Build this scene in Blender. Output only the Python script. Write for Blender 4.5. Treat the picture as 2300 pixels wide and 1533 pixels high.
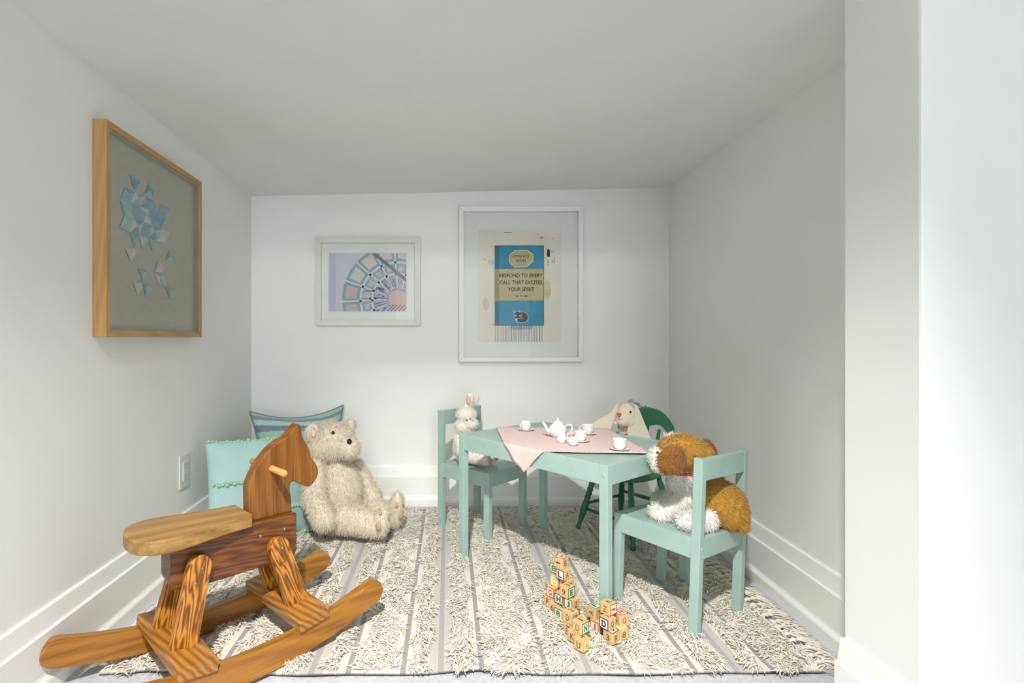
import bpy, bmesh, math, random
import numpy as np
from mathutils import Vector, Matrix, Euler
from mathutils.bvhtree import BVHTree

for _o in list(bpy.data.objects):
    bpy.data.objects.remove(_o, do_unlink=True)
SC = bpy.context.scene
COL = SC.collection
random.seed(7)
RNG = np.random.default_rng(7)
PI = math.pi

# ------------------------------------------------------------------ camera
F, CX, CY, H = 1188.0, 985.0, 760.0, 0.788
cam_d = bpy.data.cameras.new('camera')
cam_d.sensor_width = 36.0
cam_d.lens = F / 2300.0 * 36.0
cam_d.shift_x = (1150.0 - CX) / 2300.0
cam_d.shift_y = -(766.5 - CY) / 2300.0
cam_d.clip_start = 0.02
cam = bpy.data.objects.new('camera', cam_d)
COL.objects.link(cam)
cam.location = (0, 0, H)
cam.rotation_euler = (PI / 2, 0, 0)
SC.camera = cam

# ------------------------------------------------------------------ world, lamp, exposure
w = bpy.data.worlds.new('world')
SC.world = w
w.use_nodes = True
w.node_tree.nodes['Background'].inputs[0].default_value = (0.93, 0.97, 1.0, 1)
w.node_tree.nodes['Background'].inputs[1].default_value = 4.3
SC.view_settings.view_transform = 'Standard'
SC.view_settings.look = 'None'
SC.view_settings.exposure = 0.52
SC.view_settings.gamma = 1.0
SC.view_settings.use_curve_mapping = False
LAMP_POS = (-0.16, -0.25, 2.2)
def down_lamp(pos, energy, radius, aim, size):
    ld = bpy.data.lights.new('downlight_lamp', 'SPOT')
    ld.energy = energy
    ld.shadow_soft_size = radius
    ld.spot_size = math.radians(size)
    ld.spot_blend = 0.9
    ld.color = (1.0, 0.965, 0.92)
    o = bpy.data.objects.new('downlight_lamp', ld)
    COL.objects.link(o)
    o.location = (pos[0], pos[1], 2.235)
    o.rotation_euler = (Vector(aim) - Vector(pos)).to_track_quat('-Z', 'Y').to_euler()
    return o


LAMPS = [LAMP_POS, (0.5, -2.2, 2.2), (-0.5, -2.2, 2.2)]
down_lamp(LAMPS[0], 350.0, 0.040, (0.03, 1.28, 0.0), 59)
down_lamp(LAMPS[1], 60.0, 0.14, (-0.05, 2.0, 1.1), 34)  # added lamp, soft frontal fill for the nook
down_lamp(LAMPS[2], 60.0, 0.14, (0.1, 2.0, 1.1), 34)  # second added fill lamp, on the left


# ------------------------------------------------------------------ pixel helpers (2300 x 1533 frame)
def W(px, py, Y):
    return Vector(((px - CX) * Y / F, Y, H - (py - CY) * Y / F))


def G(px, py, z=0.0):
    Y = F * (H - z) / (py - CY)
    return W(px, py, Y)


def srgb(h, a=1.0):
    if isinstance(h, str):
        h = h.lstrip('#')
        c = [int(h[i:i + 2], 16) / 255.0 for i in (0, 2, 4)]
    else:
        c = [v / 255.0 for v in h]
    return tuple((x / 12.92 if x <= 0.04045 else ((x + 0.055) / 1.055) ** 2.4) for x in c) + (a,)


# ------------------------------------------------------------------ materials
def new_mat(name):
    m = bpy.data.materials.new(name)
    m.use_nodes = True
    nt = m.node_tree
    return m, nt, nt.nodes['Principled BSDF']


def link(nt, a, b):
    nt.links.new(a, b)


def plain(name, col, rough=0.5, var=0.06, scale=40.0, bump=0.0, bscale=200.0, metal=0.0, sheen=0.0, coat=0.0):
    m, nt, p = new_mat(name)
    c = srgb(col)
    tc = nt.nodes.new('ShaderNodeTexCoord')
    n = nt.nodes.new('ShaderNodeTexNoise')
    n.inputs['Scale'].default_value = scale
    n.inputs['Detail'].default_value = 1 if var <= 0.02 else 3
    link(nt, tc.outputs['Object'], n.inputs['Vector'])
    r = nt.nodes.new('ShaderNodeValToRGB')
    r.color_ramp.elements[0].position = 0.3
    r.color_ramp.elements[1].position = 0.7
    r.color_ramp.elements[0].color = tuple(max(0, x * (1 - var)) for x in c[:3]) + (1,)
    r.color_ramp.elements[1].color = tuple(min(1, x * (1 + var)) for x in c[:3]) + (1,)
    link(nt, n.outputs['Fac'], r.inputs['Fac'])
    link(nt, r.outputs['Color'], p.inputs['Base Color'])
    p.inputs['Roughness'].default_value = rough
    p.inputs['Metallic'].default_value = metal
    p.inputs['Sheen Weight'].default_value = sheen
    p.inputs['Coat Weight'].default_value = coat
    if bump:
        n2 = nt.nodes.new('ShaderNodeTexNoise')
        n2.inputs['Scale'].default_value = bscale
        n2.inputs['Detail'].default_value = 3
        link(nt, tc.outputs['Object'], n2.inputs['Vector'])
        b = nt.nodes.new('ShaderNodeBump')
        b.inputs['Strength'].default_value = bump
        b.inputs['Distance'].default_value = 0.002
        link(nt, n2.outputs['Fac'], b.inputs['Height'])
        link(nt, b.outputs['Normal'], p.inputs['Normal'])
    return m


def wood(name, stops, axis=0, across=14.0, wscale=2.0, distort=5.0, rough=0.38, seed=0.0, streak=0.5):
    """stops: list of (pos, colour); axis: the local axis along the grain"""
    m, nt, p = new_mat(name)
    tc = nt.nodes.new('ShaderNodeTexCoord')
    mp = nt.nodes.new('ShaderNodeMapping')
    sc = [across] * 3
    sc[axis] = across * 0.14
    mp.inputs['Scale'].default_value = sc
    mp.inputs['Location'].default_value = (seed, seed * 1.7, seed * 0.6)
    link(nt, tc.outputs['Object'], mp.inputs['Vector'])
    wv = nt.nodes.new('ShaderNodeTexWave')
    wv.wave_type = 'BANDS'
    wv.bands_direction = 'DIAGONAL'
    wv.inputs['Scale'].default_value = wscale
    wv.inputs['Distortion'].default_value = distort
    wv.inputs['Detail'].default_value = 3
    wv.inputs['Detail Scale'].default_value = 0.8
    link(nt, mp.outputs['Vector'], wv.inputs['Vector'])
    mp2 = nt.nodes.new('ShaderNodeMapping')
    sc2 = [230.0] * 3
    sc2[axis] = 7.0
    mp2.inputs['Scale'].default_value = sc2
    link(nt, tc.outputs['Object'], mp2.inputs['Vector'])
    n = nt.nodes.new('ShaderNodeTexNoise')
    n.inputs['Scale'].default_value = 1.0
    n.inputs['Detail'].default_value = 5
    link(nt, mp2.outputs['Vector'], n.inputs['Vector'])
    mx = nt.nodes.new('ShaderNodeMix')
    mx.data_type = 'FLOAT'
    mx.inputs[0].default_value = streak
    link(nt, wv.outputs['Fac'], mx.inputs[2])
    link(nt, n.outputs['Fac'], mx.inputs[3])
    r = nt.nodes.new('ShaderNodeValToRGB')
    el = r.color_ramp.elements
    el[0].position, el[0].color = stops[0][0], srgb(stops[0][1])
    el[1].position, el[1].color = stops[-1][0], srgb(stops[-1][1])
    for pos, c in stops[1:-1]:
        e = el.new(pos)
        e.color = srgb(c)
    link(nt, mx.outputs[0], r.inputs['Fac'])
    link(nt, r.outputs['Color'], p.inputs['Base Color'])
    p.inputs['Roughness'].default_value = rough
    b = nt.nodes.new('ShaderNodeBump')
    b.inputs['Strength'].default_value = 0.12
    b.inputs['Distance'].default_value = 0.001
    link(nt, n.outputs['Fac'], b.inputs['Height'])
    link(nt, b.outputs['Normal'], p.inputs['Normal'])
    return m


def attr_mat(name, rough=0.85, sheen=0.3, transl=0.0):
    m, nt, p = new_mat(name)
    a = nt.nodes.new('ShaderNodeAttribute')
    a.attribute_name = 'Col'
    link(nt, a.outputs['Color'], p.inputs['Base Color'])
    p.inputs['Roughness'].default_value = rough
    p.inputs['Sheen Weight'].default_value = sheen
    p.inputs['Specular IOR Level'].default_value = 0.2
    return m


def soft_normals(m, k=0.55):
    nt = m.node_tree
    p = nt.nodes['Principled BSDF']
    g = nt.nodes.new('ShaderNodeNewGeometry')
    mx = nt.nodes.new('ShaderNodeMix')
    mx.data_type = 'VECTOR'
    mx.inputs[0].default_value = k
    mx.inputs[5].default_value = (0, 0, 1)
    link(nt, g.outputs['Normal'], mx.inputs[4])
    nn = nt.nodes.new('ShaderNodeVectorMath')
    nn.operation = 'NORMALIZE'
    link(nt, mx.outputs[1], nn.inputs[0])
    link(nt, nn.outputs[0], p.inputs['Normal'])
    return m


def flat(name, col, rough=0.7):
    m, nt, p = new_mat(name)
    p.inputs['Base Color'].default_value = srgb(col)
    p.inputs['Roughness'].default_value = rough
    return m


def glass_mat(name):
    m = bpy.data.materials.new(name)
    m.use_nodes = True
    nt = m.node_tree
    nt.nodes.remove(nt.nodes['Principled BSDF'])
    out = nt.nodes['Material Output']
    t = nt.nodes.new('ShaderNodeBsdfTransparent')
    t.inputs[0].default_value = (0.985, 0.99, 0.985, 1)
    g = nt.nodes.new('ShaderNodeBsdfGlossy')
    g.inputs['Roughness'].default_value = 0.0
    fr = nt.nodes.new('ShaderNodeFresnel')
    fr.inputs['IOR'].default_value = 1.27
    mx = nt.nodes.new('ShaderNodeMixShader')
    link(nt, fr.outputs[0], mx.inputs[0])
    link(nt, t.outputs[0], mx.inputs[1])
    link(nt, g.outputs[0], mx.inputs[2])
    link(nt, mx.outputs[0], out.inputs['Surface'])
    return m


MATS = {}


def FL(col, rough=0.7):
    k = ('f', col, rough)
    if k not in MATS:
        MATS[k] = flat('paint_%s' % str(col).strip('#'), col, rough)
    return MATS[k]


M = dict(
    wall=plain('wall_paint', '#F6F7F4', 0.6, 0.01, 6),
    ceil=plain('ceiling_paint', '#F6F6F4', 0.7, 0.01, 6),
    trim=plain('trim_paint', '#F7F8F5', 0.32, 0.01, 8),
    teal=plain('teal_paint', '#9EBAB2', 0.40, 0.05, 18, 0.06, 60),
    green=plain('green_paint', '#2C7350', 0.33, 0.08, 25, 0.05, 80),
    china=plain('white_china', '#E6E6E4', 0.12, 0.01, 10, coat=0.3),
    pink=plain('pink_cotton', '#DFC4BD', 0.9, 0.03, 60, 0.25, 900, sheen=0.2),
    plastic=plain('white_plastic', '#E2E3DE', 0.3, 0.01, 10),
    metal=plain('screw_metal', '#8F8A80', 0.35, 0.1, 60, metal=0.9),
    glass=glass_mat('picture_glass'),
    carpet=plain('carpet_grey', '#C4C6CD', 0.95, 0.14, 120, 0.9, 260),
    blockwood=wood('block_wood', [(0.2, '#C9A26B'), (0.8, '#E3C291')], 2, 30, 2.0, 2.0, 0.5, 0.3, 0.6),
    oak=wood('frame_wood', [(0.15, '#A67E45'), (0.55, '#BE955A'), (0.9, '#CBA66D')], 0, 20, 1.2, 5, 0.45, 0.2, 0.8),
    oakz=wood('frame_wood_upright', [(0.15, '#A67E45'), (0.55, '#BE955A'), (0.9, '#CBA66D')], 2, 20, 1.2, 5, 0.45, 0.6, 0.8),
    h_rock=wood('rocker_wood', [(0.1, '#6E4116'), (0.5, '#A06A26'), (0.9, '#BA8436')], 0, 13, 1.3, 9, 0.36, 0.4, 0.72),
    h_body=wood('beam_wood', [(0.1, '#3C1D09'), (0.45, '#623612'), (0.9, '#875220')], 0, 20, 1.8, 14, 0.36, 1.1, 0.6),
    h_leg=wood('leg_wood', [(0.15, '#5C360F'), (0.45, '#A2661F'), (0.85, '#C98A38')], 2, 20, 2.4, 16, 0.36, 2.3, 0.4),
    h_head=wood('head_wood', [(0.1, '#4A2A0B'), (0.5, '#7A4A18'), (0.9, '#A26C2A')], 2, 11, 1.2, 9, 0.36, 3.1, 0.8),
    h_seat=wood('seat_wood', [(0.12, '#735024'), (0.5, '#98733C'), (0.9, '#B59157')], 0, 11, 1.2, 8, 0.4, 0.9, 0.75),
    h_peg=wood('dowel_wood', [(0.15, '#B5823A'), (0.85, '#DAB06A')], 1, 30, 1.6, 2, 0.36, 0.9, 0.6),
    fur=attr_mat('plush_fur', 0.9, 0.4),
    cloth=attr_mat('cloth_colour', 0.9, 0.2),
    yarn=soft_normals(attr_mat('rug_yarn', 0.95, 0.1), 0.45),
    aqua=plain('aqua_cotton', '#AACDCB', 0.85, 0.03, 14, 0.2, 500, sheen=0.2),
    pom=plain('mint_pompom', '#A6D2AE', 0.95, 0.08, 200, 0.8, 500, sheen=0.3),
    eye=plain('dark_bead', '#1B1613', 0.15, 0.05, 40),
)


# ------------------------------------------------------------------ object helpers
def mesh_obj(name, verts, faces, mat=None, parent=None, smooth=False, loc=None):
    me = bpy.data.meshes.new(name)
    me.from_pydata([tuple(v) for v in verts], [], [tuple(f) for f in faces])
    me.update()
    return link_mesh(name, me, mat, parent, smooth, loc)


def link_mesh(name, me, mat=None, parent=None, smooth=False, loc=None):
    if mat is not None:
        me.materials.clear()
        me.materials.append(mat)
    if smooth:
        me.polygons.foreach_set('use_smooth', [True] * len(me.polygons))
    o = bpy.data.objects.new(name, me)
    COL.objects.link(o)
    if parent:
        o.parent = parent
    if loc is not None:
        o.location = loc
    return o


def bm_obj(name, bm, mat=None, parent=None, smooth=False, loc=None, recalc=True):
    if recalc:
        bmesh.ops.recalc_face_normals(bm, faces=bm.faces[:])
    me = bpy.data.meshes.new(name)
    bm.to_mesh(me)
    bm.free()
    return link_mesh(name, me, mat, parent, smooth, loc)


def empty(name, loc, rz=0.0, label=None, cat=None, group=None):
    o = bpy.data.objects.new(name, None)
    COL.objects.link(o)
    o.empty_display_size = 0.05
    o.location = loc
    o.rotation_euler = (0, 0, rz)
    tag(o, label, cat, group)
    return o


def tag(o, label=None, cat=None, group=None, kind=None):
    if label: o['label'] = label
    if cat: o['category'] = cat
    if group: o['group'] = group
    if kind: o['kind'] = kind
    return o


def struct(o):
    o['kind'] = 'structure'
    return o


def add_box(bm, c, s, rot=None):
    r = bmesh.ops.create_cube(bm, size=1.0)
    mt = Matrix.Translation(c) @ (rot.to_4x4() if rot else Matrix.Identity(4)) @ Matrix.Diagonal((s[0], s[1], s[2], 1))
    bmesh.ops.transform(bm, matrix=mt, verts=r['verts'])
    return r['verts']


def box(name, c, s, mat, parent=None, bevel=0.0, rot=None, seg=2):
    """box mesh whose origin is its centre"""
    bm = bmesh.new()
    add_box(bm, (0, 0, 0), s)
    if bevel:
        bmesh.ops.bevel(bm, geom=bm.edges[:], offset=bevel, segments=seg, affect='EDGES', profile=0.5)
    o = bm_obj(name, bm, mat, parent, False, c)
    if rot:
        o.rotation_euler = rot
    return o


def prism(name, poly, t0, t1, mat, parent=None, axis='y', bevel=0.0, loc=None, smooth=False):
    """2D polygon extruded along one axis ('y': poly is (x,z); 'z': poly is (x,y))"""
    bm = bmesh.new()
    def P(p, t):
        return (p[0], t, p[1]) if axis == 'y' else (p[0], p[1], t)
    a = [bm.verts.new(P(p, t0)) for p in poly]
    b = [bm.verts.new(P(p, t1)) for p in poly]
    n = len(poly)
    bm.faces.new(a)
    bm.faces.new(b[::-1])
    side = []
    for i in range(n):
        side.append(bm.faces.new((a[i], b[i], b[(i + 1) % n], a[(i + 1) % n])))
    bmesh.ops.recalc_face_normals(bm, faces=bm.faces[:])
    if bevel:
        es = [e for e in bm.edges if len(e.link_faces) == 2 and e.calc_face_angle(0) > 0.6]
        bmesh.ops.bevel(bm, geom=es, offset=bevel, segments=2, affect='EDGES', profile=0.5)
    return bm_obj(name, bm, mat, parent, smooth, loc, recalc=True)


def tube_bm(bm, pts, radii, seg=10, cap=True):
    pts = [Vector(p) for p in pts]
    n = len(pts)
    if not hasattr(radii, '__len__'):
        radii = [radii] * n
    rings = []
    ref = None
    for i, p in enumerate(pts):
        d = (pts[min(i + 1, n - 1)] - pts[max(i - 1, 0)])
        if d.length < 1e-9: d = Vector((0, 0, 1))
        d.normalize()
        if ref is None:
            ref = Vector((0, 0, 1)) if abs(d.z) < 0.9 else Vector((1, 0, 0))
        u = (ref - d * ref.dot(d))
        if u.length < 1e-6: u = d.orthogonal()
        u.normalize()
        ref = u
        v = d.cross(u)
        rings.append([bm.verts.new(p + (u * math.cos(2 * PI * k / seg) + v * math.sin(2 * PI * k / seg)) * radii[i]) for k in range(seg)])
    for i in range(n - 1):
        for k in range(seg):
            bm.faces.new((rings[i][k], rings[i][(k + 1) % seg], rings[i + 1][(k + 1) % seg], rings[i + 1][k]))
    if cap:
        bm.faces.new(rings[0][::-1])
        bm.faces.new(rings[-1])


def tube(name, pts, radii, mat, parent=None, seg=10, smooth=True, loc=None):
    bm = bmesh.new()
    tube_bm(bm, pts, radii, seg)
    return bm_obj(name, bm, mat, parent, smooth, loc)


def lathe(name, prof, mat, parent=None, seg=28, loc=None, smooth=True):
    bm = bmesh.new()
    rings = []
    for r, z in prof:
        if r < 1e-6:
            rings.append([bm.verts.new((0, 0, z))])
        else:
            rings.append([bm.verts.new((r * math.cos(2 * PI * k / seg), r * math.sin(2 * PI * k / seg), z)) for k in range(seg)])
    for a, b in zip(rings, rings[1:]):
        for k in range(seg):
            k2 = (k + 1) % seg
            if len(a) == 1 and len(b) == 1: continue
            if len(a) == 1: bm.faces.new((a[0], b[k2], b[k]))
            elif len(b) == 1: bm.faces.new((a[k], a[k2], b[0]))
            else: bm.faces.new((a[k], a[k2], b[k2], b[k]))
    return bm_obj(name, bm, mat, parent, smooth, loc)


def ball(name, c, r, mat, parent=None, rot=None, sub=3):
    bm = bmesh.new()
    bmesh.ops.create_icosphere(bm, subdivisions=sub, radius=1.0)
    if not hasattr(r, '__len__'): r = (r, r, r)
    bmesh.ops.scale(bm, vec=r, verts=bm.verts[:])
    o = bm_obj(name, bm, mat, parent, True, c)
    if rot is not None:
        o.rotation_euler = rot
    return o


TEXT = {}


def text_mesh(body, bold=0.0, align='CENTER'):
    k = (body, bold, align)
    if k not in TEXT:
        cu = bpy.data.curves.new('lettering', 'FONT')
        cu.body = body
        cu.size = 1.0
        cu.offset = bold
        cu.align_x = align
        cu.align_y = 'CENTER'
        cu.resolution_u = 3
        o = bpy.data.objects.new('lettering', cu)
        COL.objects.link(o)
        dg = bpy.context.evaluated_depsgraph_get()
        me = bpy.data.meshes.new_from_object(o.evaluated_get(dg))
        bpy.data.objects.remove(o, do_unlink=True)
        TEXT[k] = me
    return TEXT[k]


def text_obj(name, body, width, height, mat, parent, mtx, bold=0.0, maxw=None):
    """flat lettering scaled to width x height, lying in local XY of mtx (facing +Z)"""
    src = text_mesh(body, bold)
    co = np.empty(len(src.vertices) * 3)
    src.vertices.foreach_get('co', co)
    co = co.reshape(-1, 3)
    mn, mx = co.min(0), co.max(0)
    me = src.copy()
    sx = width / max(1e-6, mx[0] - mn[0])
    sy = height / max(1e-6, mx[1] - mn[1])
    c = (mn + mx) / 2
    co = (co - c) * np.array([sx, sy, 1.0])
    mm = np.array(mtx)
    co = co @ mm[:3, :3].T + mm[:3, 3]
    me.vertices.foreach_set('co', co.ravel())
    me.update()
    return link_mesh(name, me, mat, parent)


# ------------------------------------------------------------------ plush helpers
def plush(name, specs, root, mat, voxel=0.006, smooth=6):
    """specs: ('e', centre, radii, euler, colour) or ('c', a, b, ra, rb, colour); world coordinates"""
    bm = bmesh.new()
    prim = []
    for s in specs:
        if s[0] == 'e':
            _, c, r, eu, colr = s
            if not hasattr(r, '__len__'): r = (r, r, r)
            m4 = Matrix.Translation(c) @ Euler(eu).to_matrix().to_4x4() @ Matrix.Diagonal((r[0], r[1], r[2], 1))
            q = bmesh.ops.create_icosphere(bm, subdivisions=3, radius=1.0)
            bmesh.ops.transform(bm, matrix=m4, verts=q['verts'])
            prim.append((np.array(m4.inverted()), colr))
        else:
            _, a, b, ra, rb, colr = s
            n = 6
            for i in range(n + 1):
                t = i / n
                c = Vector(a).lerp(Vector(b), t)
                r = ra + (rb - ra) * t
                q = bmesh.ops.create_icosphere(bm, subdivisions=2, radius=r)
                m4 = Matrix.Translation(c)
                bmesh.ops.transform(bm, matrix=m4, verts=q['verts'])
                prim.append((np.array((m4 @ Matrix.Diagonal((r, r, r, 1))).inverted()), colr))
    me = bpy.data.meshes.new(name)
    bm.to_mesh(me)
    bm.free()
    tmp = bpy.data.objects.new('tmp', me)
    COL.objects.link(tmp)
    rm = tmp.modifiers.new('r', 'REMESH')
    rm.mode = 'VOXEL'
    rm.voxel_size = voxel
    sm = tmp.modifiers.new('s', 'SMOOTH')
    sm.iterations = smooth
    sm.factor = 0.5
    dg = bpy.context.evaluated_depsgraph_get()
    out = bpy.data.meshes.new_from_object(tmp.evaluated_get(dg))
    bpy.data.objects.remove(tmp, do_unlink=True)
    n = len(out.vertices)
    co = np.empty(n * 3)
    out.vertices.foreach_get('co', co)
    co = co.reshape(-1, 3)
    h = np.concatenate([co, np.ones((n, 1))], 1)
    best = np.full(n, 1e9)
    colr = np.ones((n, 4))
    for mi, c in prim:
        d = np.linalg.norm((h @ mi.T)[:, :3], axis=1)
        k = d < best
        best[k] = d[k]
        colr[k] = c
    at = out.color_attributes.new('Col', 'FLOAT_COLOR', 'POINT')
    at.data.foreach_set('color', colr.ravel().astype(np.float32))
    polys = [tuple(p.vertices) for p in out.polygons]
    bvh = BVHTree.FromPolygons([Vector(v) for v in co], polys)
    world = co.copy()
    loc = np.array(root.matrix_basis.translation)
    out.vertices.foreach_set('co', (co - loc).ravel())
    out.update()
    o = link_mesh(name, out, mat, root, True)
    return o, bvh, world, polys, colr


def fur(root, world, polys, colr, n, length, width, mat, comb=(0, 0, -1), amt=0.5, rnd=0.35, name='fur', jitter=0.12, lift=0.0):
    tri = []
    for p in polys:
        for i in range(1, len(p) - 1):
            tri.append((p[0], p[i], p[i + 1]))
    tri = np.array(tri)
    a, b, c = world[tri[:, 0]], world[tri[:, 1]], world[tri[:, 2]]
    nr = np.cross(b - a, c - a)
    ar = np.linalg.norm(nr, axis=1)
    nr = nr / np.maximum(ar, 1e-12)[:, None]
    idx = RNG.choice(len(tri), n, p=ar / ar.sum())
    u = RNG.random(n); v = RNG.random(n)
    f = u + v > 1
    u[f], v[f] = 1 - u[f], 1 - v[f]
    p0 = a[idx] + (b - a)[idx] * u[:, None] + (c - a)[idx] * v[:, None]
    nn = nr[idx]
    cb = comb(p0) if callable(comb) else np.tile(np.array(comb, float), (n, 1))
    cb = cb - nn * (cb * nn).sum(1)[:, None]
    d = nn * (1 - amt) + cb * amt + RNG.normal(0, rnd, (n, 3)) * 0.6
    d /= np.linalg.norm(d, axis=1)[:, None]
    dn = (d * nn).sum(1)
    d += nn * np.maximum(0, 0.12 - dn)[:, None]
    d /= np.linalg.norm(d, axis=1)[:, None]
    L = length * RNG.uniform(0.6, 1.2, n)[:, None]
    p0 = p0 - nn * 0.002
    p1 = p0 + d * L * 0.55
    d2 = d + cb * 0.5 + RNG.normal(0, rnd * 0.5, (n, 3))
    d2 /= np.linalg.norm(d2, axis=1)[:, None]
    p2 = p1 + d2 * L * 0.45
    wv = np.cross(d, RNG.normal(0, 1, (n, 3)))
    wv /= np.maximum(np.linalg.norm(wv, axis=1), 1e-9)[:, None]
    wv *= width
    V = np.stack([p0 - wv, p0 + wv, p1 - wv * 0.7, p1 + wv * 0.7, p2], 1).reshape(-1, 3)
    V = V - np.array(root.matrix_basis.translation)
    base = np.arange(n) * 5
    quads = np.stack([base, base + 1, base + 3, base + 2], 1).tolist()
    tris = np.stack([base + 2, base + 3, base + 4], 1).tolist()
    me = bpy.data.meshes.new(name)
    me.from_pydata(V.tolist(), [], quads + tris)
    cc = colr[tri[idx, 0]].copy()
    cc[:, :3] *= RNG.uniform(1 - jitter, 1 + jitter, n)[:, None]
    cc = np.repeat(np.clip(cc, 0, 1), 5, axis=0)
    at = me.color_attributes.new('Col', 'FLOAT_COLOR', 'POINT')
    at.data.foreach_set('color', cc.ravel().astype(np.float32))
    me.update()
    o = link_mesh(name, me, mat, root)
    o['kind'] = 'stuff'
    return o


def cast(bvh, px, py):
    d = W(px, py, 1.0) - Vector((0, 0, H))
    d.normalize()
    hit = bvh.ray_cast(Vector((0, 0, H)), d)
    return hit[0], hit[1]


def on_body(name, bvh, px, py, r, mat, root, flat_=0.35, push=0.0, sub=2):
    """small flattened bead on the surface of a toy where the photo shows it"""
    loc, nr = cast(bvh, px, py)
    if loc is None: return None
    if not hasattr(r, '__len__'): r = (r, r)
    q = nr.to_track_quat('Z', 'Y')
    bm = bmesh.new()
    bmesh.ops.create_icosphere(bm, subdivisions=sub, radius=1.0)
    bmesh.ops.scale(bm, vec=(r[0], r[1], max(r) * flat_), verts=bm.verts[:])
    o = bm_obj(name, bm, mat, root, True, loc + nr * push - Vector(root.location))
    o.rotation_euler = q.to_euler()
    return o
# ================================================================== room shell
FZ = -0.010            # carpet level (0 is the woven face of the rug)
YB = 2.544
XL = -0.90


def XR(Y):
    return 1.109 - (YB - Y) * 0.060


struct(box('floor', (0.5, -1.7, FZ - 0.03), (3.0, 8.8, 0.06), M['carpet']))
struct(box('wall_left', (XL - 0.05, -1.73, 1.14), (0.10, 8.74, 2.32), M['wall']))
struct(box('wall_back', (0.1, YB + 0.05, 0.79), (2.2, 0.10, 1.62), M['wall']))
struct(prism('wall_right', [(XR(1.06), 1.06), (XR(YB), YB), (XR(YB) + 0.1, YB), (XR(1.06) + 0.1, 1.06)], FZ, 1.60, M['wall'], axis='z'))
struct(box('wall_front', (1.415, 0.9965, 1.14), (1.17, 0.173, 2.32), M['wall'], bevel=0.004))
struct(box('trim_1', (-0.035, 1.064, 1.90), (1.729, 0.038, 0.79), M['wall']))
cv = [(XL, 1.083, 1.497), (XR(1.083), 1.083, 1.497), (XR(YB), YB, 1.514), (XL, YB, 1.472)]
cv += [(x, y, 1.60) for x, y, z in cv]
struct(mesh_obj('ceiling', cv, [(0, 1, 2, 3), (7, 6, 5, 4), (0, 4, 5, 1), (1, 5, 6, 2), (2, 6, 7, 3), (3, 7, 4, 0)], M['ceil']))
struct(box('ceiling_main_room', (0.55, -2.5, 2.275), (2.9, 7.16, 0.05), M['ceil']))

struct(box('wall_added_right', (1.95, -2.595, 1.14), (0.10, 7.01, 2.32), M['wall']))  # unseen wall added to keep world light off the front wall

# recessed lamps in the main room's ceiling; the rear two are added fill
for i, (lx, ly, lz) in enumerate(LAMPS):
    fx = empty('recessed_downlight', (lx, ly, 2.25), 0, 'round recessed ceiling downlight ' + ('nearest the play nook', 'added at the right rear as soft fill', 'added at the left rear as soft fill')[i], 'lamp', 'downlights in the main room ceiling')
    lathe('trim_ring', [(0.046, 0.0), (0.046, -0.006), (0.060, -0.008), (0.064, -0.003), (0.064, 0.0)], M['plastic'], fx)
    lathe('housing', [(0.0, -0.001), (0.046, -0.001), (0.046, -0.004), (0.0, -0.004)], M['metal'], fx)

PROF = [(0, FZ), (0.030, FZ), (0.030, 0.022), (0.0285, 0.026), (0.021, 0.034), (0.0195, 0.0385), (0.0195, 0.128), (0.0175, 0.1305), (0.0135, 0.1305), (0.0075, 0.174), (0.0055, 0.177), (0, 0.177)]


def baseboard(name, p0, p1, nrm, m0=0.0, m1=0.0):
    """m0, m1: how far each end is mitred (in profile depths)"""
    p0, p1, nrm = Vector(p0), Vector(p1), Vector(nrm).normalized()
    d = (p1 - p0).normalized()
    bm = bmesh.new()
    a = [bm.verts.new(tuple((p0 + nrm * q + d * (q * m0)).xy) + (z,)) for q, z in PROF]
    b = [bm.verts.new(tuple((p1 + nrm * q - d * (q * m1)).xy) + (z,)) for q, z in PROF]
    n = len(a)
    for i in range(n):
        bm.faces.new((a[i], a[(i + 1) % n], b[(i + 1) % n], b[i]))
    bm.faces.new(a[::-1])
    bm.faces.new(b)
    return struct(bm_obj(name, bm, M['trim']))


baseboard('baseboard_left', (XL, -6.0, 0), (XL, YB, 0), (1, 0, 0), 0, 1)
baseboard('baseboard_back', (XL, YB, 0), (XR(YB), YB, 0), (0, -1, 0), 1, 1)
baseboard('baseboard_right', (XR(1.085), 1.085, 0), (XR(YB), YB, 0), (-1, 0.06, 0), 0, 1)
baseboard('baseboard_front', (0.83, 1.083, 0), (0.83, 0.91, 0), (-1, 0, 0), 0, -1)
baseboard('trim_2', (0.83, 0.91, 0), (1.9, 0.91, 0), (0, -1, 0), -1, 0)

# ================================================================== pictures
def frame_rails(root, x0, x1, z0, z1, rail, y0, depth, mats, inner=0.003, bevel=0.0015):
    """four mitred rails; local x across, z up, -y towards the room; back at y0, front at y0 - depth"""
    yb, yf = y0, y0 - depth
    sides = [
        ((x0, z1), (x1, z1), (x1 - rail, z1 - rail), (x0 + rail, z1 - rail), mats[0]),
        ((x0, z0), (x1, z0), (x1 - rail, z0 + rail), (x0 + rail, z0 + rail), mats[0]),
        ((x0, z0), (x0, z1), (x0 + rail, z1 - rail), (x0 + rail, z0 + rail), mats[1]),
        ((x1, z0), (x1, z1), (x1 - rail, z1 - rail), (x1 - rail, z0 + rail), mats[1]),
    ]
    for a, b, c, d, mt in sides:
        prism('rail', [a, b, c, d], yb, yf, mt, root, 'y', bevel)


def panel(name, x0, x1, z0, z1, y, mat, parent, th=0.0008):
    bm = bmesh.new()
    add_box(bm, ((x0 + x1) / 2, y + th / 2, (z0 + z1) / 2), (x1 - x0, th, z1 - z0))
    return bm_obj(name, bm, mat, parent)


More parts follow.
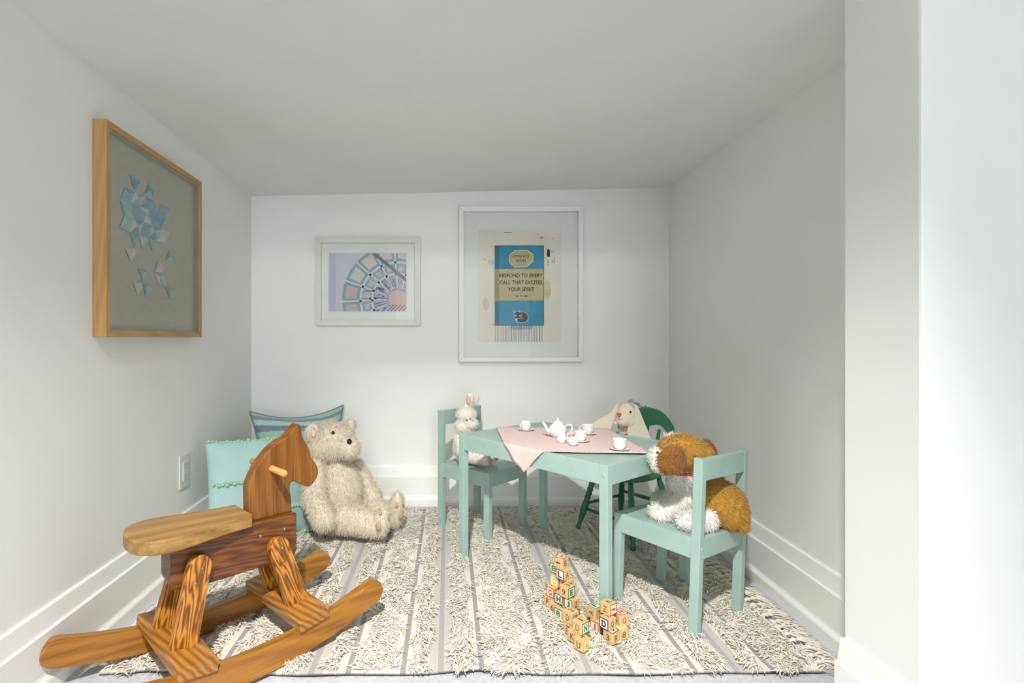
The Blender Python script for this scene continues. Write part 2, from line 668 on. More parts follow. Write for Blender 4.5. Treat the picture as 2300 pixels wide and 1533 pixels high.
def pane(x0, x1, z0, z1, y, parent):
    return mesh_obj('glass_pane', [(x0, y, z0), (x1, y, z0), (x1, y, z1), (x0, y, z1)], [(0, 1, 2, 3)], M['glass'], parent)


def flat_poly(name, pts, y, mat, parent):
    return mesh_obj(name, [(p[0], y, p[1]) for p in pts], [tuple(range(len(pts)))], mat, parent)


def multi_poly(name, polys, y, mat, parent):
    v, f = [], []
    for pts in polys:
        k = len(v)
        v += [(p[0], y, p[1]) for p in pts]
        f.append(tuple(range(k, k + len(pts))))
    o = mesh_obj(name, v, f, mat, parent)
    if len(polys) > 1: o['kind'] = 'stuff'
    return o


def bar(a, b, wd):
    a, b = Vector(a), Vector(b)
    n = (b - a).normalized()
    n = Vector((-n.y, n.x)) * wd / 2
    return [tuple(a - n), tuple(b - n), tuple(b + n), tuple(a + n)]


# rotate local frame so text faces the room: local x across, y up -> world x, z, facing -y
def face_room(x, z, y):
    return Matrix(((1, 0, 0, x), (0, 0, -1, y), (0, 1, 0, z), (0, 0, 0, 1)))


M['frame_white'] = plain('white_frame_paint', '#F2F3EF', 0.4, 0.02, 20)
M['frame_grey'] = plain('pale_grey_frame_paint', '#E3E6DC', 0.45, 0.02, 20)
M['mat_board'] = plain('mat_board', '#F3F4F1', 0.9, 0.01, 20)
M['mat_grey'] = plain('grey_mat_board', '#EBEDEA', 0.9, 0.01, 20)

# ---- small picture: fairground wheel
YW = YB - 0.028
k = YW / F
def bx(px): return (px - CX) * k
def bz(py): return H - (py - CY) * k
r1 = empty('wheel_picture', (bx(826), YB, bz(731)), 0, 'small pale grey framed photo of a fairground wheel on the back wall', 'picture')
ox, oz = bx(826), bz(731)
def L1(px, py): return (bx(px) - ox, bz(py) - oz)
x0, z1 = L1(708, 532); x1, z0 = L1(944, 731)
frame_rails(r1, x0, x1, z0, z1, 0.027, -0.001, 0.026, (M['frame_grey'], M['frame_grey']))
panel('mat_board', x0 + 0.02, x1 - 0.02, z0 + 0.02, z1 - 0.02, -0.010, M['mat_board'], r1)
a = L1(735, 565); b = L1(913.5, 700)
panel('print_border', a[0], b[0], b[1], a[1], -0.0106, FL('#E9EAE8'), r1, 0.0004)
a = L1(737, 567); b = L1(912, 698.5)
mp_, nt, pb = new_mat('print_sky')
tc = nt.nodes.new('ShaderNodeTexCoord'); nz = nt.nodes.new('ShaderNodeTexNoise'); nz.inputs['Scale'].default_value = 9
rp = nt.nodes.new('ShaderNodeValToRGB'); rp.color_ramp.elements[0].color = srgb('#C6C8D4'); rp.color_ramp.elements[1].color = srgb('#DCE2E8')
link(nt, tc.outputs['Object'], nz.inputs['Vector']); link(nt, nz.outputs['Fac'], rp.inputs['Fac']); link(nt, rp.outputs['Color'], pb.inputs['Base Color']); pb.inputs['Roughness'].default_value = 0.6
pr = panel('print', a[0], b[0], b[1], a[1], -0.0110, mp_, r1, 0.0004)
hub = Vector(L1(893, 672))
R_ = lambda px: px * k
xmin, xmax, zmin, zmax = a[0], b[0], b[1], a[1]
def clip_poly(pts):
    for ax, lim, sg in ((0, xmin, 1), (0, xmax, -1), (1, zmin, 1), (1, zmax, -1)):
        out = []
        for i in range(len(pts)):
            p, q = pts[i], pts[(i + 1) % len(pts)]
            ip, iq = sg * (p[ax] - lim) >= 0, sg * (q[ax] - lim) >= 0
            if ip: out.append(p)
            if ip != iq:
                t = (lim - p[ax]) / (q[ax] - p[ax])
                out.append((p[0] + t * (q[0] - p[0]), p[1] + t * (q[1] - p[1])))
        pts = out
        if len(pts) < 3: return []
    return pts
def pol(r, deg): return (hub.x + R_(r) * math.cos(math.radians(deg)), hub.y + R_(r) * math.sin(math.radians(deg)))
def arcband(r0, r1_, a0, a1, n=8):
    return [pol(r0, a0 + (a1 - a0) * i / n) for i in range(n + 1)] + [pol(r1_, a1 - (a1 - a0) * i / n) for i in range(n + 1)]
layers = {}
def lay(col, pts, lv):
    pts = clip_poly(pts)
    if pts: layers.setdefault((lv, col), []).append(pts)
lay('#B3B5C8', arcband(0, 84, 40, 250, 30), 0)
for i in range(60):
    an = random.uniform(75, 205); r0 = random.uniform(24, 60); r1_ = r0 + random.uniform(8, 26)
    lay(random.choice(['#8E8FAC', '#B9B6C2', '#9A9DB8', '#C8C4C8', '#7F88A8']), arcband(r0, r1_, an, an + random.uniform(2, 9), 3), 1)
for i in range(7):
    a0 = 72 + i * 22
    lay('#94B0BC', arcband(86, 126, a0 + 1, a0 + 21), 1)
    lay('#D8D3CC' if i < 4 else '#CDBDB4', arcband(93, 119, a0 + 4, a0 + 18), 2)
    lay('#9FB4BF', arcband(60, 82, a0 + 3, a0 + 19), 1)
    lay('#C6C7C6', arcband(65, 76, a0 + 6, a0 + 16), 2)
for i in range(9):
    an = 72 + i * 22
    lay('#DDE0DE', bar(pol(26, an), pol(130, an), R_(4.5)), 3)
    lay('#6E7690', bar(pol(26, an + 1.4), pol(126, an + 1.4), R_(0.8)), 4)
for rr in (84, 58):
    lay('#DDE0DE', arcband(rr - 2, rr + 2.5, 60, 260, 40), 3)
for i in range(26):
    an = 60 + i * 7.4
    lay('#D6D4D6', bar(pol(24, an), pol(84, an + random.uniform(-12, 12)), R_(1.4)), 3)
for i in range(14):
    an = 60 + i * 14
    lay('#8A91B4', [pol(22, an - 3), pol(44, an - 4.5), pol(47, an), pol(44, an + 4.5), pol(22, an + 3)], 3)
lay('#D9C5B9', arcband(0, 22, 0, 360, 40), 5)
lay('#7A7886', bar(L1(838, 567), L1(912, 628), R_(7)), 5)
lay('#9A8A80', bar(L1(872, 596), L1(905, 622), R_(5)), 6)
for i in range(5):
    lay('#8F78A0', bar(L1(868 + i * 9, 698), L1(884 + i * 8, 684), R_(2.4)), 6)
lay('#C3C6D2', bar(L1(745, 567), L1(745, 699), R_(14)), 0)
for qi, ((lv, col), ps) in enumerate(sorted(layers.items())):
    multi_poly('print_shape', ps, -0.01115 - 0.00012 * lv - 0.000004 * qi, FL(col, 0.6), pr)
pane(x0 + 0.022, x1 - 0.022, z0 + 0.022, z1 - 0.022, -0.0185, r1)

# ---- large picture: painted book cover
r2 = empty('book_cover_picture', (bx(1170), YB, bz(813)), 0, 'large white framed painting of a blue and beige book cover on the back wall', 'picture')
ox, oz = bx(1170), bz(813)
def L2(px, py): return (bx(px) - ox, bz(py) - oz)
x0, z1 = L2(1031, 464.5); x1, z0 = L2(1309, 812)
frame_rails(r2, x0, x1, z0, z1, 0.022, -0.001, 0.036, (M['frame_white'], M['frame_white']))
panel('backing_board', x0 + 0.018, x1 - 0.018, z0 + 0.018, z1 - 0.018, -0.008, M['mat_grey'], r2)
def px_panel(name, xa, ya, xb, yb, y, mat, parent, L, th=0.0004):
    p, q = L(xa, ya), L(xb, yb)
    return panel(name, p[0], q[0], q[1], p[1], y, mat, parent, th)
M['art_paper'] = plain('art_paper', '#E9E4D4', 0.9, 0.05, 8)
M['art_blue'] = plain('watercolour_blue', '#2590B4', 0.8, 0.16, 22)
M['art_spine'] = plain('watercolour_blue_spine', '#1A7090', 0.8, 0.12, 22)
M['art_beige'] = plain('watercolour_beige', '#C3B586', 0.8, 0.10, 16)
M['art_beige2'] = plain('watercolour_beige_spine', '#9C8F66', 0.8, 0.10, 16)
ap = px_panel('paper', 1074.5, 513.5, 1262, 767.5, -0.0100, M['art_paper'], r2, L2, 0.0012)
ys = -0.0104
# colour stains
def blot(cx_, cy_, rx, ry, col, lv=0):
    c = L2(cx_, cy_)
    pts = [(c[0] + R_(rx) * math.cos(t) * random.uniform(.8, 1.15), c[1] + R_(ry) * math.sin(t) * random.uniform(.8, 1.15)) for t in [2 * PI * i / 14 for i in range(14)]]
    flat_poly('paint_blot', pts, ys - 0.00004 * lv, FL(col, .9), ap)
blot(1105, 587, 9, 6, '#CBD3D1'); blot(1108, 728, 8, 5, '#CFD4CE'); blot(1231, 650, 10, 24, '#DAD3B0'); blot(1233, 656, 6, 9, '#CFC597', 1)
blot(1092, 682, 8, 14, '#D6CABB'); blot(1218, 532, 4, 2, '#C08A78'); blot(1209, 525, 3, 3, '#D3CABC'); blot(1244, 534, 2.5, 1, '#BFA08E'); blot(1090, 580.5, 4, 1, '#A79E90')
blot(1233.5, 567, 4, 9, '#22281F', 1)
multi_poly('ink_line', [bar(L2(1133, 520), L2(1151, 520.5), R_(1.1)), bar(L2(1142, 526.5), L2(1143.5, 525), R_(1.5)), bar(L2(1147.5, 524.5), L2(1148.5, 523), R_(1.5)),
    bar(L2(1236, 562), L2(1246, 564), R_(.8)), bar(L2(1232.5, 582), L2(1232.8, 595), R_(1)), bar(L2(1229, 575), L2(1226, 579), R_(.8)), bar(L2(1246, 575), L2(1247, 590), R_(.9)), bar(L2(1242, 584), L2(1245, 588), R_(1.3))], ys - 0.00012, FL('#23231F'), ap)
# drips below the cover
dr = [bar(L2(1113 + i * 1.95 + random.uniform(-.5, .5), 730), L2(1113 + i * 1.95 + random.uniform(-.8, .8), 767), R_(random.choice([.5, .7, 1.1]))) for i in range(56)]
multi_poly('paint_drip', dr[::3], ys - 0.00005, FL('#2F4450'), ap)
multi_poly('paint_drip', dr[1::3], ys - 0.00006, FL('#5E7F8E'), ap)
multi_poly('paint_drip', dr[2::3], ys - 0.00007, FL('#D9D8CC'), ap)
multi_poly('paint_wash', [[L2(1150, 730), L2(1200, 730), L2(1195, 739), L2(1160, 741), L2(1146, 736)]], ys - 0.00002, FL('#9FB4B8'), ap)
px_panel('cover_outline', 1112, 549.5, 1223.5, 730.5, -0.01075, FL('#0F3A4A'), ap, L2, 0.0003)
def torn(y_edge, up, n=24):
    return [(1113 + (1222 - 1113) * i / n, y_edge + random.uniform(-1.2, 1.2)) for i in range(n + 1)]
px_panel('cover_band', 1113, 551, 1222.5, 729, -0.0109, M['art_blue'], ap, L2, 0.0003)
top = torn(602, 1); bot = torn(675, 0)
flat_poly('cover_band', [L2(*p) for p in top] + [L2(*p) for p in bot[::-1]], -0.0113, M['art_beige'], ap)
px_panel('cover_spine', 1113, 551, 1121.5, 602, -0.0114, M['art_spine'], ap, L2, 0.0002)
px_panel('cover_spine', 1113, 604, 1121.5, 673, -0.01145, M['art_beige2'], ap, L2, 0.0002)
px_panel('cover_spine', 1113, 676, 1121.5, 729, -0.0114, M['art_spine'], ap, L2, 0.0002)
multi_poly('ink_line', [bar(L2(1113, 602.5), L2(1222, 602), R_(1.0)), bar(L2(1113, 675), L2(1222, 674.5), R_(1.0)), bar(L2(1122, 551), L2(1122, 729), R_(.6))], -0.01142, FL('#1A4650'), ap)
oc = [(1146, 572), (1158, 562), (1184, 560.5), (1198, 570), (1198, 586), (1184, 597), (1159, 598), (1146, 588)]
flat_poly('badge_edge', [L2(*p) for p in [(1145, 571), (1157, 560.8), (1185, 559.3), (1199.2, 569.4), (1199.2, 586.5), (1184.5, 598.3), (1158.5, 599.2), (1145, 588.6)]], -0.0115, FL('#EFE8C6'), ap)
flat_poly('badge', [L2(*p) for p in oc], -0.0116, FL('#BDB07C'), ap)
def line(body, cx_, cy_, wpx, hpx, col, bold=0.0):
    p = L2(cx_, cy_)
    text_obj('lettering', body, R_(wpx), R_(hpx), FL(col), ap, face_room(p[0], p[1], -0.0118), bold)
line('LITTLE FOX', 1171.5, 574.5, 38, 6.5, '#1C1C12', .015); line('BOOKS', 1172, 584, 22, 6, '#1C1C12', .015)
line('RESPOND TO EVERY', 1171.5, 617.5, 98, 9, '#15160F', .022); line('CALL THAT EXCITES', 1171.5, 633, 96, 9, '#15160F', .022)
line('YOUR SPIRIT', 1171.5, 648.5, 60, 9, '#15160F', .022); line('J.M. RUMI', 1171.5, 664.5, 31, 5.5, '#1C1C12', .012)
# curled fox
fx_pts = [(1156, 702), (1155, 697), (1159.5, 699.5), (1164, 699.5), (1170, 696), (1169.5, 701), (1178, 700), (1184, 704), (1187.5, 711), (1186, 718), (1180, 722.5), (1170, 723), (1161, 722), (1159, 717), (1156.5, 711)]
flat_poly('fox_outline', [L2(1171 + (p[0] - 1171) * 1.07, 711 + (p[1] - 711) * 1.08) for p in fx_pts], -0.01145, FL('#BFD3D4'), ap)
flat_poly('fox', [L2(*p) for p in fx_pts], -0.0116, FL('#15171A'), ap)
multi_poly('fox_marking', [[L2(*p) for p in q] for q in (
    [(1155.3, 697.4), (1159.6, 701), (1157.4, 703)], [(1169.8, 696.3), (1169.3, 701), (1166, 700.5)],
    [(1156.8, 706.5), (1162.5, 707.5), (1160.5, 710), (1157.5, 709)], [(1165, 708.8), (1170.5, 706.5), (1169, 710)],
    [(1159, 715), (1164, 713.5), (1163, 722), (1160.5, 720)], [(1173.5, 704), (1174.5, 704.3), (1171, 712), (1170, 711.5)], [(1164, 714), (1172, 713.4), (1180, 717), (1172, 714.8)])], -0.0118, FL('#D5DAD6'), ap)
pane(x0 + 0.019, x1 - 0.019, z0 + 0.019, z1 - 0.019, -0.026, r2)

# ---- left wall: folded paper collage in a deep box frame
FD = 0.036
r3 = empty('paper_collage_picture', (XL, 1.652, 0.793), PI / 2, 'oak box frame with folded blue and white paper triangles on the left wall', 'picture')
x0, x1, z0, z1 = -0.277, 0.277, 0.0, 0.566
frame_rails(r3, x0, x1, z0, z1, 0.017, -0.001, FD, (M['oak'], M['oakz']), bevel=0.001)
panel('backing_board', x0 + 0.015, x1 - 0.015, z0 + 0.015, z1 - 0.015, -0.015, plain('linen_board', '#E6E2D5', 0.95, 0.03, 60, 0.2, 700), r3)
for nm, c, s in (('spacer', (x0 + 0.0185, -0.019, (z0 + z1) / 2), (0.003, 0.024, z1 - z0 - 0.034)), ('spacer', (x1 - 0.0185, -0.019, (z0 + z1) / 2), (0.003, 0.024, z1 - z0 - 0.034)),
                 ('spacer', (0, -0.019, z0 + 0.0185), (x1 - x0 - 0.04, 0.024, 0.003)), ('spacer', (0, -0.019, z1 - 0.0185), (x1 - x0 - 0.04, 0.024, 0.003))):
    box(nm, c, s, FL('#E8EBE2'), r3)
Xp = XL + 0.0165
def facet_pt(cx_, cy_, out=0.0):
    px, py = 260 + cx_ / 4.943, 380 + cy_ / 4.943
    X = Xp + out
    Y = X * F / (px - CX)
    return Vector((Y - 1.652, -(X - XL), H - (py - CY) * Y / F - 0.793))
CB, CA, CL, CW = '#B6D9EE', '#C6EAE8', '#DAF3EE', '#FBFCF7'
CB2, CA2, CL2, CW2 = '#A6CEE8', '#B8E1E0', '#CEEDE6', '#F1F5EB'
FACETS = [
    ([(155, 62), (278, 130), (212, 238)], CB, CB2), ([(368, 152), (425, 255), (405, 310), (318, 275)], CA, CB2),
    ([(105, 200), (222, 250), (165, 378), (48, 335)], CB, CA), ([(222, 250), (335, 300), (270, 412), (165, 378)], CA, CW),
    ([(335, 300), (420, 350), (372, 450), (270, 412)], CB2, CA2), ([(420, 350), (475, 445), (466, 488), (372, 450)], CB, CA),
    ([(508, 380), (605, 445), (550, 535), (468, 488)], CB, CA2),
    ([(48, 335), (165, 378), (210, 555), (98, 510)], CL, CA), ([(165, 378), (270, 412), (310, 585), (210, 555)], CB, CA2),
    ([(270, 412), (372, 450), (405, 620), (310, 585)], CW, CA), ([(372, 450), (555, 545), (500, 655), (405, 620)], CB, CB2),
    ([(98, 510), (210, 555), (155, 698), (42, 650)], CA, CL), ([(210, 555), (310, 585), (265, 730), (155, 698)], CB2, CW),
    ([(310, 585), (405, 620), (360, 760), (265, 730)], CB, CA2), ([(405, 620), (505, 660), (450, 775), (360, 760)], CB2, CL),
    ([(505, 660), (605, 710), (545, 808), (445, 795)], CW, CW2),
    ([(150, 700), (255, 735), (215, 875)], CA, CL2), ([(255, 735), (362, 760), (295, 885)], CW, CW2), ([(362, 760), (440, 772), (460, 825), (402, 915)], CA, CL2),
    ([(105, 872), (205, 870), (230, 930), (168, 1030)], CW, CW2), ([(598, 895), (655, 975), (640, 1042), (555, 1010)], CL, CA2),
    ([(475, 1000), (538, 1090), (525, 1150), (430, 1138)], CW, CW2), ([(430, 1140), (530, 1160), (565, 1300), (475, 1290)], CA, CW),
    ([(555, 1310), (640, 1325), (657, 1360), (600, 1448)], CL, CA2), ([(245, 1095), (335, 1115), (358, 1160), (295, 1250)], CL, CA2),
    ([(188, 1240), (300, 1255), (302, 1310), (238, 1395)], CW, CW2), ([(300, 1255), (385, 1285), (403, 1325), (335, 1415)], CL, CA2),
]
for i, (pts, ca, cb_) in enumerate(FACETS):
    base = [facet_pt(*p) for p in pts]
    n = len(base)
    c = sum((Vector(p).to_3d() for p in pts), Vector()) / n
    mid = Vector(pts[0]).lerp(Vector(pts[2]), 0.45) if n == 4 else Vector((c.x, c.y))
    mid = mid.lerp(Vector(pts[1]), 0.2)
    ap_ = facet_pt(mid.x, mid.y, 0.008)
    me = bpy.data.meshes.new('paper_triangle')
    me.from_pydata([tuple(p) for p in base] + [tuple(ap_)], [], [(j, (j + 1) % n, n) for j in range(n)] + [tuple(range(n))[::-1]])
    o = link_mesh('paper_triangle', me, FL(ca, .85), r3)
    me.materials.append(FL(cb_, .85))
    for j, pp in enumerate(me.polygons):
        pp.material_index = 1 if j % 2 else 0
pane(x0 + 0.017, x1 - 0.017, z0 + 0.017, z1 - 0.017, -0.032, r3)

# ---- outlet on the left wall
yo = 1.865
ro = empty('wall_outlet', (XL, yo, 0.262), PI / 2, 'white rectangular wall outlet plate low on the left wall beside the aqua cushion', 'outlet')
box('cover_plate', (0, -0.003, 0.06), (0.072, 0.006, 0.118), M['plastic'], ro, bevel=0.0025)
ins = box('socket_insert', (0, -0.0065, 0.06), (0.034, 0.005, 0.067), M['plastic'], ro, bevel=0.001)
for dz in (0.019, -0.019):
    for dx in (-0.006, 0.006):
        box('slot', (dx, -0.0026, dz + 0.004), (0.0018, 0.0006, 0.007), FL('#6E6E68'), ins)
    box('slot', (0, -0.0026, dz - 0.007), (0.004, 0.0006, 0.004), FL('#6E6E68'), ins)
for dz in (0.048, -0.048):
    o = ball('screw', (0, -0.006, 0.06 + dz), (0.003, 0.0012, 0.003), M['plastic'], ro, sub=2)
# ================================================================== rug
SK = 0.0177                       # stripes lean by one degree
RX0, RX1, RY0, RY1 = -0.825, 0.895, 1.252, 2.462
GREY = [-0.640, -0.322, -0.017, 0.335, 0.687]
LINES = [-0.715, -0.545, -0.413, -0.236, -0.1065, 0.081, 0.235, 0.433, 0.587, 0.772]
rug = empty('striped_rug', (0.1, 1.85, FZ), 0, 'cream shaggy woven rug with grey stripes and fringed ends on the carpet', 'rug')
RL = Vector((0.1, 1.85, FZ))
rm_, nt, pb = new_mat('rug_weave')
at = nt.nodes.new('ShaderNodeAttribute'); at.attribute_name = 'Col'
tc = nt.nodes.new('ShaderNodeTexCoord')
mp = nt.nodes.new('ShaderNodeMapping'); mp.inputs['Scale'].default_value = (260, 420, 1)
link(nt, tc.outputs['Object'], mp.inputs['Vector'])
ck = nt.nodes.new('ShaderNodeTexNoise'); ck.inputs['Scale'].default_value = 1.0; ck.inputs['Detail'].default_value = 2
link(nt, mp.outputs['Vector'], ck.inputs['Vector'])
hs = nt.nodes.new('ShaderNodeMix'); hs.data_type = 'RGBA'; hs.blend_type = 'MULTIPLY'; hs.inputs[0].default_value = 0.5
rp = nt.nodes.new('ShaderNodeValToRGB'); rp.color_ramp.elements[0].position = .35; rp.color_ramp.elements[1].position = .65; rp.color_ramp.elements[0].color = (.55, .55, .55, 1); rp.color_ramp.elements[1].color = (1, 1, 1, 1)
link(nt, ck.outputs['Fac'], rp.inputs['Fac']); link(nt, at.outputs['Color'], hs.inputs[6]); link(nt, rp.outputs['Color'], hs.inputs[7]); link(nt, hs.outputs[2], pb.inputs['Base Color'])
pb.inputs['Roughness'].default_value = 0.95
bp = nt.nodes.new('ShaderNodeBump'); bp.inputs['Strength'].default_value = .5; bp.inputs['Distance'].default_value = .002
link(nt, ck.outputs['Fac'], bp.inputs['Height']); link(nt, bp.outputs['Normal'], pb.inputs['Normal'])
# woven base, cut into strips so the colours change sharply
edges = {RX0, RX1}
for g in GREY: edges |= {g - .029, g + .029, g - .007, g + .007}
for l in LINES: edges |= {l - .0065, l + .0065}
xs = sorted(e for e in edges if RX0 <= e <= RX1)
ny = 30
def edge_wob(x, front):
    if front: return RY0 + 0.006 * math.sin(x * 9 + 1) + 0.004 * math.sin(x * 23)
    return RY1 + 0.008 * math.sin(x * 11)
V, Fc, C = [], [], []
cream, greyc, linec = srgb('#F0ECDF'), srgb('#D3CEC6'), srgb('#A9A7A3')
def strip_col(x):
    for g in GREY:
        if abs(x - g) < .0065: return srgb('#B5B4B4')
    for l in LINES:
        if abs(x - l) < .0065: return linec
    for g in GREY:
        if abs(x - g) < .029: return greyc
    return cream
for i in range(len(xs) - 1):
    xa, xb = xs[i], xs[i + 1]
    if xb - xa < 1e-5: continue
    c = strip_col((xa + xb) / 2)
    base = len(V)
    for j in range(ny + 1):
        for x in (xa, xb):
            y0, y1 = edge_wob(x, True), edge_wob(x, False)
            y = y0 + (y1 - y0) * j / ny
            rip = 0.004 * max(0, math.sin(x * 17 + .5)) if j == 0 else 0
            for z in (0.0 + rip, -0.007 + rip):
                V.append((x + SK * y - RL.x, y - RL.y, z - FZ)); C.append(c if z > -0.003 + rip else srgb('#5A4F48'))
    for j in range(ny):
        b = base + j * 4
        Fc += [(b, b + 2, b + 6, b + 4), (b + 1, b + 5, b + 7, b + 3)]
    Fc += [(base, base + 1, base + 3, base + 2), (base + ny * 4, base + ny * 4 + 2, base + ny * 4 + 3, base + ny * 4 + 1)]
o = mesh_obj('woven_base', V, Fc, rm_, rug)
a_ = o.data.color_attributes.new('Col', 'FLOAT_COLOR', 'POINT')
a_.data.foreach_set('color', np.array(C, dtype=np.float32).ravel())

# keep-out zones where things press the pile flat
PRESS = []


def pile(n_tall, n_low):
    out = []
    n = n_tall + n_low
    pts = []
    need = {True: n_tall, False: n_low}
    while need[True] > 0 or need[False] > 0:
        m = 60000
        x = RNG.uniform(RX0, RX1, m); y = RNG.uniform(RY0 + .004, RY1 - .004, m)
        dg = np.min(np.abs(x[:, None] - np.array(GREY)[None]), 1)
        dl = np.min(np.abs(x[:, None] - np.array(LINES)[None]), 1)
        ok = (dg > .029) & (dl > .0195)
        tall = ok & (dg < .082)
        low = ok & (dg >= .082)
        for flag, msk in ((True, tall), (False, low)):
            idx = np.nonzero(msk)[0][:need[flag]]
            need[flag] -= len(idx)
            pts.append(np.stack([x[idx], y[idx], np.full(len(idx), 1.0 if flag else 0.0)], 1))
    P_ = np.concatenate(pts)
    n = len(P_)
    x, y, tall = P_[:, 0], P_[:, 1], P_[:, 2] > .5
    # clumped direction field
    ang = 2.2 * np.sin(x * 31 + 3 * np.sin(y * 17)) + 2.0 * np.sin(y * 23 + 2 * np.sin(x * 13)) + RNG.normal(0, .55, n)
    ang = np.where(tall, -PI / 2 + ang * .42, ang)
    up = np.where(tall, RNG.uniform(.40, .9, n), RNG.uniform(.16, .5, n))
    L = np.where(tall, RNG.uniform(.020, .034, n), RNG.uniform(.018, .034, n))
    w0 = np.where(tall, .0012, .0012) * RNG.uniform(.7, 1.3, n)
    d1 = np.stack([np.cos(ang) * (1 - up), np.sin(ang) * (1 - up), up], 1)
    d1 /= np.linalg.norm(d1, axis=1)[:, None]
    ang2 = ang + RNG.normal(0, .5, n)
    d2 = np.stack([np.cos(ang2), np.sin(ang2), np.where(tall, -.25, -.12) + RNG.normal(0, .12, n)], 1)
    d2 /= np.linalg.norm(d2, axis=1)[:, None]
    p0 = np.stack([x + SK * y, y, np.full(n, -.001)], 1)
    p1 = p0 + d1 * (L * .42)[:, None]
    p2 = p1 + (d1 * .35 + d2 * .65) * (L * .34)[:, None]
    p3 = p2 + d2 * (L * .3)[:, None]
    p3[:, 2] = np.maximum(p3[:, 2], .0015)
    wv = np.stack([-np.sin(ang2), np.cos(ang2), RNG.normal(0, .3, n)], 1) * w0[:, None]
    # pressed flat under the things that stand on it
    for (kx, ky, kr) in PRESS:
        hit = (p0[:, 0] - kx) ** 2 + (p0[:, 1] - ky) ** 2 < kr * kr
        for q in (p1, p2, p3):
            q[hit, 2] = np.minimum(q[hit, 2], .002)
    Vv = np.stack([p0 - wv, p0 + wv, p1 - wv, p1 + wv, p2 - wv, p2 + wv, p3 - wv * .5, p3 + wv * .5], 1).reshape(-1, 3)
    Vv = Vv - np.array(RL)
    b = np.arange(n) * 8
    q = np.concatenate([np.stack([b, b + 1, b + 3, b + 2], 1), np.stack([b + 2, b + 3, b + 5, b + 4], 1), np.stack([b + 4, b + 5, b + 7, b + 6], 1)])
    me = bpy.data.meshes.new('pile')
    me.from_pydata(Vv.tolist(), [], q.tolist())
    col = np.tile(np.array(srgb('#EFEADC')), (n, 1))
    col[:, :3] *= RNG.uniform(.92, 1.03, n)[:, None]
    warm = RNG.random(n) < .05
    col[warm, :3] *= np.array([.9, .8, .62])
    a__ = me.color_attributes.new('Col', 'FLOAT_COLOR', 'POINT')
    a__.data.foreach_set('color', np.repeat(np.clip(col, 0, 1), 8, axis=0).astype(np.float32).ravel())
    me.update()
    o = link_mesh('pile', me, M['yarn'], rug)
    o['kind'] = 'stuff'


def fringe(side, x_edge, count, ymax=RY1, cut=None):
    for i in range(count):
        y = RY0 + .012 + (ymax - RY0 - .024) * (i + .5) / count + random.uniform(-.004, .004)
        xk = x_edge + SK * y
        bm = bmesh.new()
        tube_bm(bm, [(xk - side * .006, y, .002), (xk + side * .004, y, .006), (xk + side * .014, y, .004)], [.003, .0055, .004], 6)
        lim = .098 if cut is None else cut(y)
        nst = 9
        tx = random.uniform(-.5, .5)
        for s_ in range(nst):
            ln = min(random.uniform(.055, .098), lim - random.uniform(0, .012))
            dy = random.uniform(-.028, .028) + tx * .03
            cv_ = random.uniform(-.012, .012)
            z = random.uniform(.0, .011)
            pts = []
            for t in (0, .25, .5, .75, 1):
                pts.append((xk + side * (.010 + (ln - .010) * t), y + dy * t + cv_ * math.sin(PI * t * 1.3), max(FZ + .002, .006 + z * math.sin(PI * min(1, t * 1.2)) - .013 * t)))
            tube_bm(bm, pts, [.0017, .0017, .0016, .0015, .001], 4)
        o = bm_obj('fringe_tassel', bm, None, rug, True)
        o.data.materials.append(M['yarn_cream'])
        o.data.transform(Matrix.Translation(-RL))


M['yarn_cream'] = soft_normals(plain('cream_yarn', '#EBE5D6', 0.95, 0.05, 90, sheen=.1), .35)
fringe(1, RX1, 38, cut=lambda y: XR(y) - .033 - (RX1 + SK * y) - .004)
fringe(-1, RX0, 38, cut=lambda y: (RX0 + SK * y) - XL - .034 - .008)

# ================================================================== rocking horse
HO = Vector((-0.509, 1.292, 0))
HD = Vector((0.725, 0.689, 0)).normalized()
HN = Vector((HD.y, -HD.x, 0))
horse = empty('rocking_horse', HO, math.atan2(HD.y, HD.x), 'varnished wooden rocking horse with board head and dowel handles on the rug', 'rocking horse')


def hp(px, py, t):
    """pixel -> (s, z) on the horse's upright plane at sideways offset t (towards the camera)"""
    r = (px - CX) / F
    o = HO + HN * t
    s = (r * o.y - o.x) / (HD.x - r * HD.y)
    Y = o.y + HD.y * s
    return s, H - (py - CY) * Y / F


RR = 1.044
def rocker(t, s0, s1, th=.030):
    hgt = .062
    pts_u, pts_l = [], []
    n = 26
    def cz(s): return .031 + s * s / (2 * RR)
    for i in range(n + 1):
        s = s0 + (s1 - s0) * i / n
        sl = s / RR
        nx, nz = -math.sin(sl), math.cos(sl)
        pts_u.append((s + nx * hgt / 2, cz(s) + nz * hgt / 2))
        pts_l.append((s - nx * hgt / 2, cz(s) - nz * hgt / 2))
    def capr(s, sg):
        sl = s / RR
        out = []
        for k_ in range(1, 8):
            a = PI / 2 - PI * k_ / 8
            ex, ez = math.cos(a) * hgt / 2 * sg, math.sin(a) * hgt / 2
            out.append((s + ex * math.cos(sl) - ez * math.sin(sl), cz(s) + ex * math.sin(sl) + ez * math.cos(sl)))
        return out
    poly = pts_u + capr(s1, 1) + pts_l[::-1] + capr(s0, -1)[::-1]
    prism('rocker', poly, -t - th / 2, -t + th / 2, M['h_rock'], horse, 'y', .003)


TN, TF = .098, -.175
rocker(TN, -.325, .352)
rocker(TF, -.325, .352)


def hz(s): return .031 + s * s / (2 * RR) + .031


def cross_board(sc, wd):
    zt = hz(sc) - .002
    o = box('cross_board', (sc, .0375, zt + .014), (wd, .312, .028), M['h_seat2'], horse, .0025)
    o.rotation_euler = (0, -sc / RR, 0)


